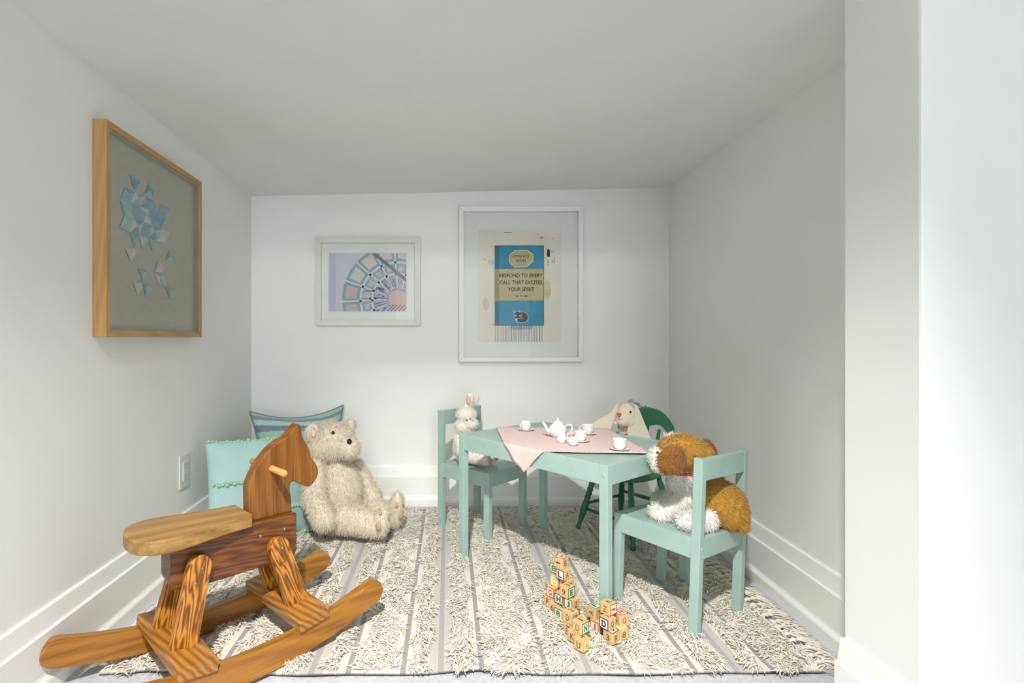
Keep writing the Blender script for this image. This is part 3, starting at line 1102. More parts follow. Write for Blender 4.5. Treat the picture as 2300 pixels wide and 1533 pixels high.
M['h_seat2'] = wood('board_wood', [(0.12, '#6A3D14'), (0.5, '#A06A2A'), (0.88, '#BC873F')], 1, 18, 1.8, 5, 0.36, 1.9, 0.55)
cross_board(-.115, .085)
cross_board(.165, .085)


def horse_leg(s0, z0, s1, z1, t0, t1, wd=.052, th=.024):
    a, b = Vector((s0, -t0, z0)), Vector((s1, -t1, z1))
    d = b - a
    ln = d.length
    n = 10
    poly = [(-wd / 2 * 1.12, 0), (wd / 2 * 1.12, 0)]
    for i in range(n + 1):
        an = PI * i / n
        poly.append((wd / 2 * math.cos(an), ln - wd / 2 + wd / 2 * math.sin(an)))
    o = prism('leg', poly, -th / 2, th / 2, M['h_leg'], horse, 'y', .002)
    dz = d.normalized()
    dx = (Vector((1, 0, 0)) - dz * dz.x).normalized()
    dy = dz.cross(dx)
    o.matrix_local = Matrix(((dx.x, dy.x, dz.x, a.x), (dx.y, dy.y, dz.y, a.y), (dx.z, dy.z, dz.z, a.z), (0, 0, 0, 1)))
    for k_, f_ in enumerate((ln - .030, ln - .062)):
        sg = -1 if t0 > -.03 else 1
        sc_ = ball('screw', ((.006 if k_ == 0 else -.002), sg * (th / 2), f_), (.0042, .0014, .0042), M['metal'], o, sub=2)


TC = -.0375                       # sideways centre of the beam
BW = .072
horse_leg(-.118, .088, -.072, .285, TC + BW / 2 + .026, TC + BW / 2 + .012)
horse_leg(-.118, .088, -.072, .285, TC - BW / 2 - .026, TC - BW / 2 - .012)
horse_leg(.168, .092, .112, .275, TC + BW / 2 + .026, TC + BW / 2 + .012)
horse_leg(.168, .092, .112, .275, TC - BW / 2 - .026, TC - BW / 2 - .012)
# beam with rounded lower corners
bs0, bs1, bz0, bz1 = -.135, .180, .205, .322
poly = [(bs0, bz1), (bs1, bz1)]
for (cx_, cz_, a0) in ((bs1 - .022, bz0 + .022, 0), (bs0 + .035, bz0 + .035, -PI / 2)):
    rr = .022 if a0 == 0 else .035
    for i in range(7):
        an = a0 - PI / 2 * i / 6
        poly.append((cx_ + rr * math.cos(an), cz_ + rr * math.sin(an)))
bd = prism('beam', poly, -(TC + BW / 2), -(TC - BW / 2), M['h_body'], horse, 'y', .003)
for (px, py) in ((640, 1188), (586, 1204)):
    s_, z_ = hp(px, py, TC + BW / 2)
    ball('screw', (s_, -(TC + BW / 2), z_), (.0045, .0014, .0045), M['metal'], bd, sub=2)
# paddle seat
seat = []
prof = [(-.218, .0), (-.216, .028), (-.206, .056), (-.188, .076), (-.160, .086), (-.125, .086), (-.09, .079), (-.05, .068), (-.01, .060), (.03, .055), (.050, .053)]
seat = [(s_, -TC + w_) for s_, w_ in prof] + [(s_, -TC - w_) for s_, w_ in prof[::-1][:-1]]
prism('seat', seat, .320, .352, M['h_seat'], horse, 'z', .003)
# head and neck board
head_px = [(559, 1157), (558, 1099), (561, 1083), (567.5, 1067.5), (578, 1046), (592, 1026), (604, 1011), (616, 999), (630, 990), (643, 982), (653, 971), (660, 963), (667, 954), (672, 951.5),
           (675, 956), (677, 966), (679, 977), (684, 989), (691, 999), (696, 1011), (698.5, 1024), (704, 1033), (711, 1042), (715, 1053), (715, 1064), (711, 1075), (704, 1085), (698, 1091), (692, 1093), (684, 1090.5), (674, 1086),
           (664, 1081), (657, 1081), (652.5, 1086), (651.5, 1097), (653.5, 1110), (655, 1123), (655, 1160)]
TH = TC + .018
hpoly = [hp(px, py, TH) for px, py in head_px]
hpoly[0] = (hpoly[0][0], .322); hpoly[-1] = (hpoly[-1][0], .322)
prism('head', hpoly, -TH, -TH + .036, M['h_head'], horse, 'y', .003)
s_, z_ = hp(611, 1052, TH)
pg = tube('handle_dowel', [(s_, -(TH + .072), z_), (s_, -(TH + .070), z_), (s_, -TH + .120, z_), (s_, -TH + .122, z_)], [.0065, .0085, .0085, .0065], M['h_peg'], horse, 14)

# ================================================================== children's table and chairs
TN_ = Vector((.4553, 1.4248, 0))
TU = Vector((-.616, .788, 0)).normalized()
TV = Vector((TU.y, -TU.x, 0))
TA, TB, THT = .62, .455, .445
tc_ = TN_ + TU * TA / 2 + TV * TB / 2
table = empty('play_table', tc_, math.atan2(TU.y, TU.x), 'teal painted wooden play table carrying a pink cloth and tea set', 'table')
# local x along TU, local y = rotate 90 -> -TV
LW, LT = .027, .023
for sx in (-1, 1):
    for sy in (-1, 1):
        lg = box('leg', (sx * (TA / 2 - LW / 2), sy * (TB / 2 - LT / 2), THT / 2), (LW, LT, THT), M['teal'], table, .0016)
        b_ = ball('screw', (0 , sy * LT / 2, THT / 2 - .028), (.0058, .0012, .0058), M['teal'], lg, sub=2)
for sy in (-1, 1):
    box('apron', (0, sy * (TB / 2 - .0085), THT - .0275), (TA - 2 * LW, .015, .055), M['teal'], table, .0012)
for sx in (-1, 1):
    box('apron', (sx * (TA / 2 - .0085), 0, THT - .0275), (.015, TB - 2 * LT, .055), M['teal'], table, .0012)
box('table_top', (0, 0, THT - .0075), (TA - .033, TB - .033, .007), M['teal'], table)


def small_chair(loc, front, scale, tilt, label):
    D, Wd, Ht, Sh = .266, .252, .470, .257
    r = empty('play_chair', loc, math.atan2(front.y, front.x), label, 'chair', 'small teal chairs at the play table')
    r.scale = (scale,) * 3
    q = (Matrix.Rotation(tilt, 3, 'Y') @ Matrix.Rotation(math.atan2(front.y, front.x), 3, 'Z')).to_euler()
    r.rotation_euler = q
    a, b = .025, .022
    for sy in (-1, 1):
        p = box('leg', (-D / 2 + a / 2, sy * (Wd / 2 - b / 2), Ht / 2), (a, b, Ht), M['teal'], r, .0016)
        ball('screw', (-a / 2, 0, -Ht / 2 + Sh - .026), (.0012, .0055, .0055), M['teal'], p, sub=2)
        p = box('leg', (D / 2 - a / 2, sy * (Wd / 2 - b / 2), Sh / 2), (a, b, Sh), M['teal'], r, .0016)
        ball('screw', (a / 2, 0, Sh / 2 - .026), (.0012, .0055, .0055), M['teal'], p, sub=2)
        box('side_rail', (0, sy * (Wd / 2 - .0085), Sh - .0275), (D - 2 * a, .015, .055), M['teal'], r, .0012)
    box('seat_rail', (D / 2 - .0085, 0, Sh - .0275), (.015, Wd - 2 * b, .055), M['teal'], r, .0012)
    box('seat_rail', (-D / 2 + .0095, 0, Sh - .0275), (.015, Wd - 2 * b, .055), M['teal'], r, .0012)
    box('seat', (0, 0, Sh - .008), (D - .034, Wd - .034, .007), M['teal'], r)
    box('backrest', (-D / 2 + .0095, 0, Ht - .030), (.016, Wd - 2 * b, .058), M['teal'], r, .0012)
    return r


CU = Vector((-.574, .819, 0)).normalized()
CR = Vector((.704, 1.569, 0))
CLF = Vector((.72, -.69, 0)).normalized()
CLC = Vector((.185, 2.237, 0))
small_chair(CR, CU, 1.0, math.radians(2.0), 'teal wooden play chair that the brown and white toy dog sits on')
small_chair(CLC, CLF, 1.03, 0.0, 'teal wooden play chair that the white fluffy bunny sits on')

# ---- dark green spindle-back chair
WF = Vector((-.84, -.54, 0)).normalized()          # the way it faces
WC = Vector((.765, 2.155, 0))
wch = empty('spindle_chair', WC, math.atan2(WF.y, WF.x), 'small dark green spindle-back chair behind the table holding the rabbit doll', 'chair')
SH = .262
# seat: rounded saddle shape
sp = []
for i in range(40):
    an = 2 * PI * i / 40
    e = 3.4
    c_, s_ = math.cos(an), math.sin(an)
    rr = (abs(c_) ** e + abs(s_) ** e) ** (-1 / e)
    wy = .125 if c_ > 0 else .125 - .018 * (-c_ * rr)
    sp.append((c_ * rr * .130, s_ * rr * wy))
prism('seat', sp, SH - .024, SH, M['green'], wch, 'z', .006, smooth=False)
def turned(name, a, b, big, parent):
    a, b = Vector(a), Vector(b)
    prof = [(0, .62), (.10, .75), (.2, .9), (.28, .72), (.31, 1.0), (.345, .72), (.38, 1.02), (.415, .72), (.45, 1.0), (.48, .75), (.56, 1.0), (.66, 1.06), (.78, .85), (.90, .58), (.93, .75), (.97, .8), (1, .6)]
    tube(name, [a.lerp(b, t) for t, _ in prof], [big * q for _, q in prof], M['green'], parent, 12)
LEGS = {}
for sx in (-1, 1):
    for sy in (-1, 1):
        a = Vector((sx * .085, sy * .085, SH - .02)); b = Vector((sx * .135, sy * .135, 0.0))
        turned('leg', a, b, .0135, wch)
        LEGS[(sx, sy)] = (a, b)
for sy in (-1, 1):
    p = LEGS[(-1, sy)][0].lerp(LEGS[(-1, sy)][1], .56); q = LEGS[(1, sy)][0].lerp(LEGS[(1, sy)][1], .56)
    tube('stretcher', [p, p.lerp(q, .5), q], [.0055, .008, .0055], M['green'], wch, 8)
for sx in (-1, 1):
    p = LEGS[(sx, -1)][0].lerp(LEGS[(sx, -1)][1], .48 if sx < 0 else .64); q = LEGS[(sx, 1)][0].lerp(LEGS[(sx, 1)][1], .48 if sx < 0 else .64)
    tube('stretcher', [p, p.lerp(q, .5), q], [.0055, .008, .0055], M['green'], wch, 8)
# curved crest rail
cr_v, cr_f = [], []
n = 16
CXB = -.118
for i in range(n + 1):
    u = -1 + 2 * i / n
    y = u * .130
    x = CXB - .012 + .020 * u * u - .012
    top_ = .497 - .062 * abs(u) ** 2.2
    bot_ = .428 - .030 * abs(u) ** 1.6 - .010 * math.cos(u * PI * 2.0) + .004
    for (dx, z) in ((.008, bot_), (.008, top_ - .004), (.004, top_), (-.004, top_), (-.008, top_ - .004), (-.008, bot_)):
        cr_v.append((x + dx - (z - .43) * .12, y, z))
for i in range(n):
    for j in range(6):
        a = i * 6 + j; b = i * 6 + (j + 1) % 6
        cr_f.append((a, b, b + 6, a + 6))
cr_f.append(tuple(range(6))[::-1]); cr_f.append(tuple(n * 6 + j for j in range(6)))
mesh_obj('crest_rail', cr_v, cr_f, M['green'], wch)
for u in (-.86, -.43, 0, .43, .86):
    a = Vector((-.105, u * .108, SH - .006)); b = Vector((CXB - .024 + .020 * u * u, u * .130, .428 - .034 * abs(u)))
    tube('spindle', [a, a.lerp(b, .3), a.lerp(b, .6), b], [.0065, .0085, .0075, .0065] if abs(u) < .8 else [.008, .0105, .0095, .009], M['green'], wch, 10)

# ================================================================== tablecloth
TZ = THT + .0012
cD, cC, cA = Vector((.213, 1.612)), Vector((.630, 1.572)), Vector((.224, 2.040))
cBk = cC + (cA - cD)
N2, U2 = Vector((TN_.x, TN_.y)), Vector((TU.x, TU.y))
NO = Vector((-TV.x, -TV.y))       # outward from the long near edge
N = 64
cv_, cf_ = [], []
e1, e2 = (cC - cD), (cA - cD)
for j in range(N + 1):
    for i in range(N + 1):
        u, v = i / N, j / N
        uu, vv = u, v
        if i in (0, N): uu += (.006 * abs(math.sin(v * PI * 26))) * (-1 if i == 0 else 1)
        if j in (0, N): vv += (.006 * abs(math.sin(u * PI * 26))) * (-1 if j == 0 else 1)
        p = cD + e1 * uu + e2 * vv
        over = (p - N2).dot(NO)
        z = TZ + .0010 * (math.sin(u * 9) * math.sin(v * 7 + 1)) * (1 if over < -.03 else 0) + .0003
        if over > -.004:
            o_ = over + .004
            arc = min(o_, .009)
            th = arc / .006
            out_ = .006 * math.sin(min(th, PI / 2)) - .004 + .002
            dn = .006 * (1 - math.cos(min(th, PI / 2))) + max(0, o_ - .0094)
            foot = p - NO * over
            fl = .006 * math.sin((p - N2).dot(U2) * 60) * min(1, dn / .05)
            q = foot + NO * (out_ + .0006 + max(0, fl) + dn * .05)
            p, z = q, TZ - dn + .0006
        cv_.append((p.x, p.y, z))
for j in range(N):
    for i in range(N):
        a = j * (N + 1) + i
        cf_.append((a, a + 1, a + N + 2, a + N + 1))
cl = mesh_obj('tablecloth', [Vector(v) - Vector((.43, 1.8, TZ)) for v in cv_], cf_, M['pink'], None, True, (.43, 1.8, TZ))
tag(cl, 'pale pink cloth with scalloped edge draped over the teal play table', 'tablecloth')
so = cl.modifiers.new('thick', 'SOLIDIFY'); so.thickness = .0012; so.offset = 1

# ================================================================== tea set
CZ = TZ + .0022
def cup_at(px, py, hang, lab):
    c = G(px, py, CZ)
    sa = lathe('saucer', [(0, .0), (.016, .0), (.018, .0016), (.0275, .0042), (.030, .0058), (.0295, .0066), (.026, .0058), (.017, .0034), (0, .0034)], M['china'], None, 36, c)
    tag(sa, 'white china saucer under the teacup ' + lab, 'saucer', 'white toy saucers')
    r = empty('teacup', c + Vector((0, 0, .0036)), hang, 'white china teacup on a saucer ' + lab, 'cup', 'white toy teacups')
    lathe('bowl', [(0, .0), (.0125, .0), (.0150, .0025), (.0185, .009), (.0205, .018), (.0215, .0285), (.0222, .0295), (.0210, .0295), (.0198, .018), (.0175, .010), (.013, .004), (0, .003)], M['china'], r, 32)
    pts = [(.0195 + .010 * math.sin(t), 0, .0165 + .0075 * math.cos(t)) for t in [PI * q / 8 for q in range(9)]]
    tube('handle', pts, [.0022, .002, .0019, .0018, .0018, .0018, .0019, .002, .0022], M['china'], r, 8)
    return r


cup_at(1181, 966, math.radians(215), 'at the far left corner of the pink cloth')
cup_at(1320, 974.5, math.radians(165), 'behind the others near the rabbit doll')
cup_at(1303, 991, math.radians(175), 'just right of the teapot')
cup_at(1391.6, 1009.7, math.radians(60), 'standing alone at the right of the pink cloth')

c = G(1253, 981, CZ)
tp = empty('teapot', c, math.radians(178), 'white china teapot with lid and curved spout in the middle of the pink cloth', 'teapot')
lathe('body', [(0, 0), (.016, 0), (.019, .0015), (.026, .010), (.0305, .021), (.0300, .031), (.025, .040), (.018, .0455), (.0165, .047), (.0, .047)], M['china'], tp, 36)
ld_ = lathe('lid', [(.0175, .0465), (.018, .048), (.0165, .0505), (.011, .0545), (.005, .0565), (.003, .058), (.0035, .0605), (.0045, .063), (.0035, .0660), (.0, .067)], M['china'], tp, 28)
tube('spout', [(.024, 0, .017), (.034, 0, .022), (.040, 0, .031), (.045, 0, .043), (.052, 0, .052)], [.0085, .0072, .0055, .0045, .0042], M['china'], tp, 12)
tube('handle', [(-.026, 0, .037), (-.036, 0, .043), (-.046, 0, .041), (-.050, 0, .032), (-.047, 0, .021), (-.040, 0, .012), (-.026, 0, .010)], .0032, M['china'], tp, 10)

c = G(1261.6, 993.5, CZ)
cm = empty('creamer', c, math.radians(20), 'tiny white china milk jug leaning mouth in front of the teapot', 'jug')
lathe('body', [(0, 0), (.010, 0), (.0135, .004), (.0155, .011), (.0145, .019), (.0110, .025), (.0105, .029), (.0120, .0325), (.0105, .0325), (.009, .027), (.0, .022)], M['china'], cm, 26)
tube('spout', [(-.009, 0, .026), (-.013, 0, .031), (-.016, 0, .034)], [.005, .004, .002], M['china'], cm, 8)
tube('handle', [(.0125, 0, .022), (.018, 0, .025), (.0205, 0, .019), (.018, 0, .012), (.0145, 0, .010)], .0017, M['china'], cm, 8)
c = G(1287.7, 999, CZ)
sgp = empty('sugar_pot', c, math.radians(150), 'tiny white china sugar pot with side handle beside the milk jug', 'pot')
lathe('body', [(0, 0), (.010, 0), (.014, .004), (.0158, .010), (.0145, .017), (.0105, .022), (.0095, .0245), (.0105, .027), (.0, .028)], M['china'], sgp, 26)
tube('handle', [(.012, 0, .020), (.018, 0, .024), (.021, 0, .018), (.018, 0, .011), (.014, 0, .009)], .0017, M['china'], sgp, 8)
# ================================================================== alphabet blocks
S = .0302
INK = '#4A3218'
RED, GRN, NAV, YEL = '#C8402C', '#2F7D4A', '#34365E', '#D9C93A'
bm = bmesh.new()
add_box(bm, (0, 0, 0), (S, S, S))
bmesh.ops.bevel(bm, geom=bm.edges[:], offset=.0016, segments=2, affect='EDGES', profile=.5)
BLK = bpy.data.meshes.new('block_body')
bm.to_mesh(BLK); bm.free()
BLK.materials.append(M['blockwood'])


def ring_mesh(o_, i_):
    v = [(-o_, -o_, 0), (o_, -o_, 0), (o_, o_, 0), (-o_, o_, 0), (-i_, -i_, 0), (i_, -i_, 0), (i_, i_, 0), (-i_, i_, 0)]
    return v, [(0, 1, 5, 4), (1, 2, 6, 5), (2, 3, 7, 6), (3, 0, 4, 7)]


def block(corner, phi_deg, z, faces, label):
    """corner: XY of the upright edge nearest the camera; faces: L, R, T -> (text, colour or None, turn)"""
    ph = math.radians(phi_deg)
    el = Vector((-math.cos(ph), math.sin(ph), 0)); er = Vector((math.sin(ph), math.cos(ph), 0)); zz = Vector((0, 0, 1))
    cen = Vector((corner[0], corner[1], z + S / 2)) + (el + er) * S / 2
    r = empty('alphabet_block', cen - zz * S / 2, 0, label, 'block', 'wooden alphabet blocks on the rug')
    b = bpy.data.objects.new('block_body', BLK)
    COL.objects.link(b); b.parent = r; b.location = (0, 0, S / 2)
    b.rotation_euler = (0, 0, math.atan2(er.y, er.x))
    for key, spec in faces.items():
        txt, col, turn = spec
        if key == 'L': x, y = -el, zz
        elif key == 'R': x, y = er, zz
        else: x, y = er, el
        nrm = x.cross(y)
        c = zz * S / 2 + nrm * (S / 2 + .00025)
        t = math.radians(turn)
        tx, ty = x * math.cos(t) + y * math.sin(t), -x * math.sin(t) + y * math.cos(t)
        def mt(off, tx=tx, ty=ty, nrm=nrm, c=c):
            p = c + nrm * off
            return Matrix(((tx.x, ty.x, nrm.x, p.x), (tx.y, ty.y, nrm.y, p.y), (tx.z, ty.z, nrm.z, p.z), (0, 0, 0, 1)))
        m4 = mt(0)
        if col:
            v, f = ring_mesh(S * .475, S * .385)
            mesh_obj('painted_border', [m4 @ Vector(q) for q in v], f, FL(col, .4), r)
            h_ = S * .385
            mesh_obj('white_panel', [mt(-.0001) @ Vector(q) for q in ((-h_, -h_, 0), (h_, -h_, 0), (h_, h_, 0), (-h_, h_, 0))], [(0, 1, 2, 3)], FL('#E3DFD0', .5), r)
            text_obj('letter', txt, S * (.15 if txt in 'I1' else .36 if txt == 'J' else .46), S * .56, FL(col, .4), r, mt(.0003), .035)
        else:
            text_obj('letter', txt, S * (.13 if txt in 'I1' else .24 if txt == 'J' else .36), S * .52, FL(INK, .6), r, mt(.0002), -.005)
    return r


PHI = 52
ph = math.radians(PHI)
EL, ER = Vector((-math.cos(ph), math.sin(ph))), Vector((math.sin(ph), math.cos(ph)))
c0 = G(1310, 1467, .003)
C0 = Vector((c0.x, c0.y))
def lat(a, b): return C0 + EL * (a * S * 1.012) + ER * (b * S * 1.012)
def T1(a, b, lv, faces, label, phi=PHI):
    block(lat(a, b), phi, .003 + lv * S * 1.003, faces, label)
tw = 'in the taller left block stack'
T1(0, 0, 0, {'L': ('U', None, 0), 'R': ('M', YEL, 0), 'T': ('4', None, 0)}, 'block with yellow M and a 4 on top, frontmost of the left stack')
T1(1.05, .55, 0, {'L': ('K', None, 0), 'R': ('O', None, 0)}, 'plain sided block directly under the green N block')
T1(2.1, 1.25, 0, {'L': ('E', None, 180), 'R': ('V', NAV, 0)}, 'block with an upside down E under the block topped with 2')
T1(3.15, 2.35, 0, {'L': ('S', None, 0), 'R': ('W', None, 0)}, 'bottom block half hidden behind the block topped with 2')
T1(4.2, 2.6, 0, {'L': ('B', GRN, 0), 'R': ('5', None, 0), 'T': ('7', None, 0)}, 'block with a green B low on the side of the left stack')
T1(5.25, 3.0, 0, {'L': ('6', None, 0), 'R': ('Y', None, 0)}, 'wooden sided bottom block under the navy H block')
T1(4.2, 3.68, 0, {'L': ('R', None, 0), 'R': ('X', None, 0)}, 'hidden bottom block right behind the green B block')
T1(6.3, 3.6, 0, {'L': ('P', None, 0), 'R': ('F', None, 0)}, 'bottom block under the red G block')
T1(5.25, 4.06, 0, {'L': ('T', None, 0), 'R': ('Q', None, 0)}, 'rear bottom block in the middle of the left stack')
T1(6.3, 4.66, 0, {'L': ('I', None, 0), 'R': ('V', None, 0)}, 'rearmost bottom block of the left stack')
T1(.55, .55, 1, {'L': ('O', None, 0), 'R': ('N', GRN, 0), 'T': ('1', None, 0)}, 'block with a green N and an apple side, above the yellow M block')
T1(2.05, 1.2, 1, {'L': ('D', None, 0), 'R': ('3', None, 0), 'T': ('2', None, 0)}, 'block with 2 on top and an outlined D, behind the green N')
T1(3.5, 3.15, 1, {'L': ('J', GRN, 0), 'R': ('Z', None, 0), 'T': ('8', None, 0)}, 'block with a green hooked letter right of the navy H block')
T1(4.65, 3.2, 1, {'L': ('H', NAV, 0), 'R': ('G', None, 0)}, 'block with a navy blue H in the middle of the left stack')
T1(6.0, 3.6, 1, {'L': ('G', RED, 0), 'R': ('L', None, 0), 'T': ('9', None, 0)}, 'block with a red G jutting out left of the stack')
T1(4.65, 4.26, 1, {'L': ('C', None, 0), 'R': ('S', None, 0)}, 'plain block peeking out right behind the 9 block')
T1(5.72, 4.66, 1, {'L': ('O', None, 0), 'R': ('K', None, 0)}, 'rear block on the second level of the left stack')
T1(3.9, 3.0, 2, {'L': ('9', None, 0), 'R': ('E', GRN, 0), 'T': ('3', None, 0)}, 'block with a plain 9 and a green E on its right side')
T1(5.85, 4.02, 2, {'L': ('C', YEL, 0), 'R': ('A', None, 0)}, 'block with a yellow C above the red G block')
T1(4.8, 4.08, 2, {'L': ('P', RED, 0), 'R': ('2', None, 0), 'T': ('T', None, 0)}, 'block with a red letter just under the navy L block')
T1(5.0, 3.8, 3, {'L': ('L', NAV, 0), 'R': ('A', None, 0)}, 'block with a navy blue L, second from the top of the left stack')
T1(6.25, 4.4, 3, {'L': ('E', GRN, 0), 'R': ('M', None, 0)}, 'block with a green E half hidden behind the navy L')
T1(5.3, 3.9, 4, {'L': ('I', None, 90), 'R': ('B', None, 0), 'T': ('A', RED, 20)}, 'topmost block of the left stack with a red A on top')

def T2(px, py, lv, phi, faces, label, xy=None):
    c = G(px, py, .003 + lv * S)
    block(xy or (c.x, c.y), phi, .003 + lv * S * 1.003, faces, label)
T2(1375.7, 1450, 0, 56, {'L': ('3', None, 0), 'R': ('R', None, 0), 'T': ('J', NAV, 0)}, 'block with a plain 3 at the front of the small right block pile')
T2(1391.2, 1440, 0, 70, {'L': ('I', None, 0), 'R': ('8', None, 0), 'T': ('Y', YEL, 0)}, 'block with a plain 8 and yellow top in the small right pile')
T2(1345, 1425, 0, 56, {'L': ('J', RED, 0), 'R': ('C', None, 0)}, 'block with a red J at the left of the small right pile')
T2(1334, 1401, 0, 56, {'L': ('V', None, 0), 'R': ('D', None, 0)}, 'leftmost rear block of the small right pile, wooden V side')
T2(1367, 1419, 1, 56, {'L': ('D', NAV, 0), 'R': ('Q', None, 0), 'T': ('X', None, 0)}, 'block with a navy blue D in the middle of the right pile')
T2(1392, 1408, 1, 70, {'L': ('S', None, 0), 'R': ('O', None, 0), 'T': ('H', RED, 0)}, 'block with a plain O and red letter on top in the right pile')
T2(0, 0, 1, 56, {'L': ('A', None, 90), 'R': ('T', None, 0), 'T': ('F', GRN, 0)}, 'block with green edged top beside the near table leg', xy=(.4205, 1.4165))
T2(1369.8, 1385, 2, 53, {'L': ('Z', None, 0), 'R': ('I', RED, 90), 'T': ('K', None, 0)}, 'topmost block of the right pile with a plain Z and red side')


# ================================================================== cushions
def cushion(name, LB, RB, up, height, T, colfn, mat, label, pinch=.05, nu=48, nv=72):
    LB, RB, up = Vector(LB), Vector(RB), Vector(up).normalized()
    e1 = (RB - LB); wd = e1.length; e1.normalize()
    nrm = e1.cross(up).normalized()
    if nrm.y > 0: nrm = -nrm
    cen = (LB + RB) / 2
    root = empty(name, cen, 0, label, 'cushion', 'cushions leaning in the left corner')

    def P(u, v, side):
        # u, v in -1..1
        x = u * (1 - pinch * (1 - v * v) * abs(u) ** 2)
        y = v * (1 - pinch * (1 - u * u) * abs(v) ** 2)
        th = T * (max(0, 1 - abs(u) ** 2.6) * max(0, 1 - abs(v) ** 2.6)) ** .55
        th += .004 * math.sin(u * 7 + v * 3) * (1 - u * u) * (1 - v * v)
        th = max(th, .0)
        return e1 * (x * wd / 2) + up * (height / 2 + y * height / 2) + nrm * side * th / 2
    v_, f_, c_ = [], [], []
    for side in (1, -1):
        b = len(v_)
        for j in range(nv + 1):
            for i in range(nu + 1):
                u, v = -1 + 2 * i / nu, -1 + 2 * j / nv
                v_.append(P(u, v, side)); c_.append(colfn(u, v) if colfn else (1, 1, 1, 1))
        for j in range(nv):
            for i in range(nu):
                a = b + j * (nu + 1) + i
                q = (a, a + 1, a + nu + 2, a + nu + 1)
                f_.append(q if side > 0 else q[::-1])
    o = mesh_obj('cover', v_, f_, mat, root, True)
    bm2 = bmesh.new(); bm2.from_mesh(o.data)
    if colfn:
        lay_ = bm2.verts.layers.float_color.new('Col')
        bm2.verts.ensure_lookup_table()
        for i, vv in enumerate(bm2.verts): vv[lay_] = c_[i]
    bmesh.ops.remove_doubles(bm2, verts=bm2.verts[:], dist=.0004)
    bmesh.ops.recalc_face_normals(bm2, faces=bm2.faces[:])
    bm2.to_mesh(o.data); bm2.free()
    return root, P


st = [(-1, '#9CC6BA'), (-.72, '#7E8796'), (-.55, '#9CC6BA'), (-.2, '#D9DFC9'), (-.05, '#9CC6BA'), (.16, '#8CB8AC'), (.36, '#DCE3CF'), (.44, '#9FC9BC'), (.60, '#7C8795'), (.73, '#A3CCC1'), (.84, '#86939C'), (.92, '#9CC4BC'), (1.01, '#9CC4BC')]
STC = [(p, srgb(c)) for p, c in st]
def stripe(u, v):
    v = v + .03 * math.sin(u * 3)
    c = STC[0][1]
    for p, q in STC:
        if v >= p: c = q
    return c
r_s, P_s = cushion('striped_cushion', (-.775, 2.205, .004), (-.405, 2.42, .004), (-.045, .085, .46), .48, .13, stripe, M['cloth'], 'mint and grey striped cushion with piped edge standing in the corner', .19, 40, 150)
pts = []
m_ = 40
for k_ in range(4):
    for i in range(m_):
        t = -1 + 2 * i / m_
        pts.append(P_s(*((t, -1), (1, t), (-t, 1), (-1, -t))[k_], 1))
tube('piping', pts + [pts[0]], .0035, plain('piping_blue_grey', '#6F868C', .8, .05, 60), r_s, 8)

r_a, P_a = cushion('aqua_cushion', (-.808, 1.842, .034), (-.506, 2.182, .002), (-.045, .090, .40), .392, .12, None, M['aqua'], 'plain aqua cushion with rows of mint pompoms leaning on the left wall', .045)
PM = None
def pom_row(v, n, u0=-.97, u1=.97, push=.004):
    global PM
    for i in range(n):
        u = u0 + (u1 - u0) * (i + .5) / n
        p = P_a(u, v, 1) + Vector((random.uniform(-.002, .002), -.003 - push * random.random(), random.uniform(-.004, .003)))
        if PM is None:
            o = ball('pompom', p, .0068, M['pom'], r_a, sub=2); PM = o.data
        else:
            o = bpy.data.objects.new('pompom', PM); COL.objects.link(o); o.parent = r_a; o.location = p
        o.scale = (random.uniform(.85, 1.1),) * 3
pom_row(.985, 32); pom_row(.18, 32); pom_row(-.42, 32); pom_row(-.985, 32)
for v in (.17, -.43):
    tube('trim_band', [P_a(-.97 + 1.94 * i / 24, v + .03, 1) for i in range(25)], .0022, M['pom'], r_a, 6)

# ================================================================== teddy bear
CRM, WHT = srgb('#D9CCB9'), srgb('#E8E6E0')
b0 = W(765, 1160, 2.14); 
bear = empty('teddy_bear', (b0.x, b0.y, 0), 0, 'large cream plush teddy bear sitting on the rug against the cushions', 'soft toy')
E0 = (0, 0, 0)
specs = [
    ('e', W(745, 991, 2.15), (.096, .085, .080), E0, CRM), ('e', W(783, 1006, 2.10), (.048, .045, .040), E0, CRM), ('e', W(720, 1003, 2.12), (.055, .05, .055), E0, CRM),
    ('e', W(702, 971, 2.09), (.030, .020, .038), (0, .2, 0), CRM), ('e', W(788, 955, 2.20), (.022, .018, .028), E0, CRM),
    ('e', W(757, 1100, 2.16), (.102, .092, .135), E0, CRM), ('e', W(766, 1158, 2.14), (.115, .10, .072), E0, CRM),
    ('c', W(710, 1052, 2.10), W(706, 1120, 2.04), .042, .048, CRM), ('c', W(706, 1120, 2.04), W(727, 1168, 2.00), .048, .045, CRM),
    ('c', W(802, 1048, 2.24), W(838, 1118, 2.20), .034, .040, CRM),
    ('c', W(775, 1165, 2.06), W(845, 1178, 2.02), .056, .047, CRM), ('e', W(857, 1171, 2.01), (.032, .042, .056), (0, .15, 0), CRM),
    ('c', W(815, 1142, 2.20), W(880, 1152, 2.17), .050, .042, CRM), ('e', W(890, 1143, 2.15), (.031, .040, .074), (0, .12, 0), CRM),
]
bo, bb, bw, bpoly, bcol = plush('body', specs, bear, M['fur'], .006, 1)
fur(bear, bw, bpoly, bcol, 26000, .017, .0009, M['fur'], (0.1, -.1, -1), .45, .4)
on_body('eye', bb, 748, 972, .0075, M['eye'], bear, .6, .002)
on_body('nose', bb, 784.5, 993, (.0100, .0130), M['eye'], bear, .5, .006)
PADM = plain('plush_pad', '#B8A07C', .9, .05, 80)
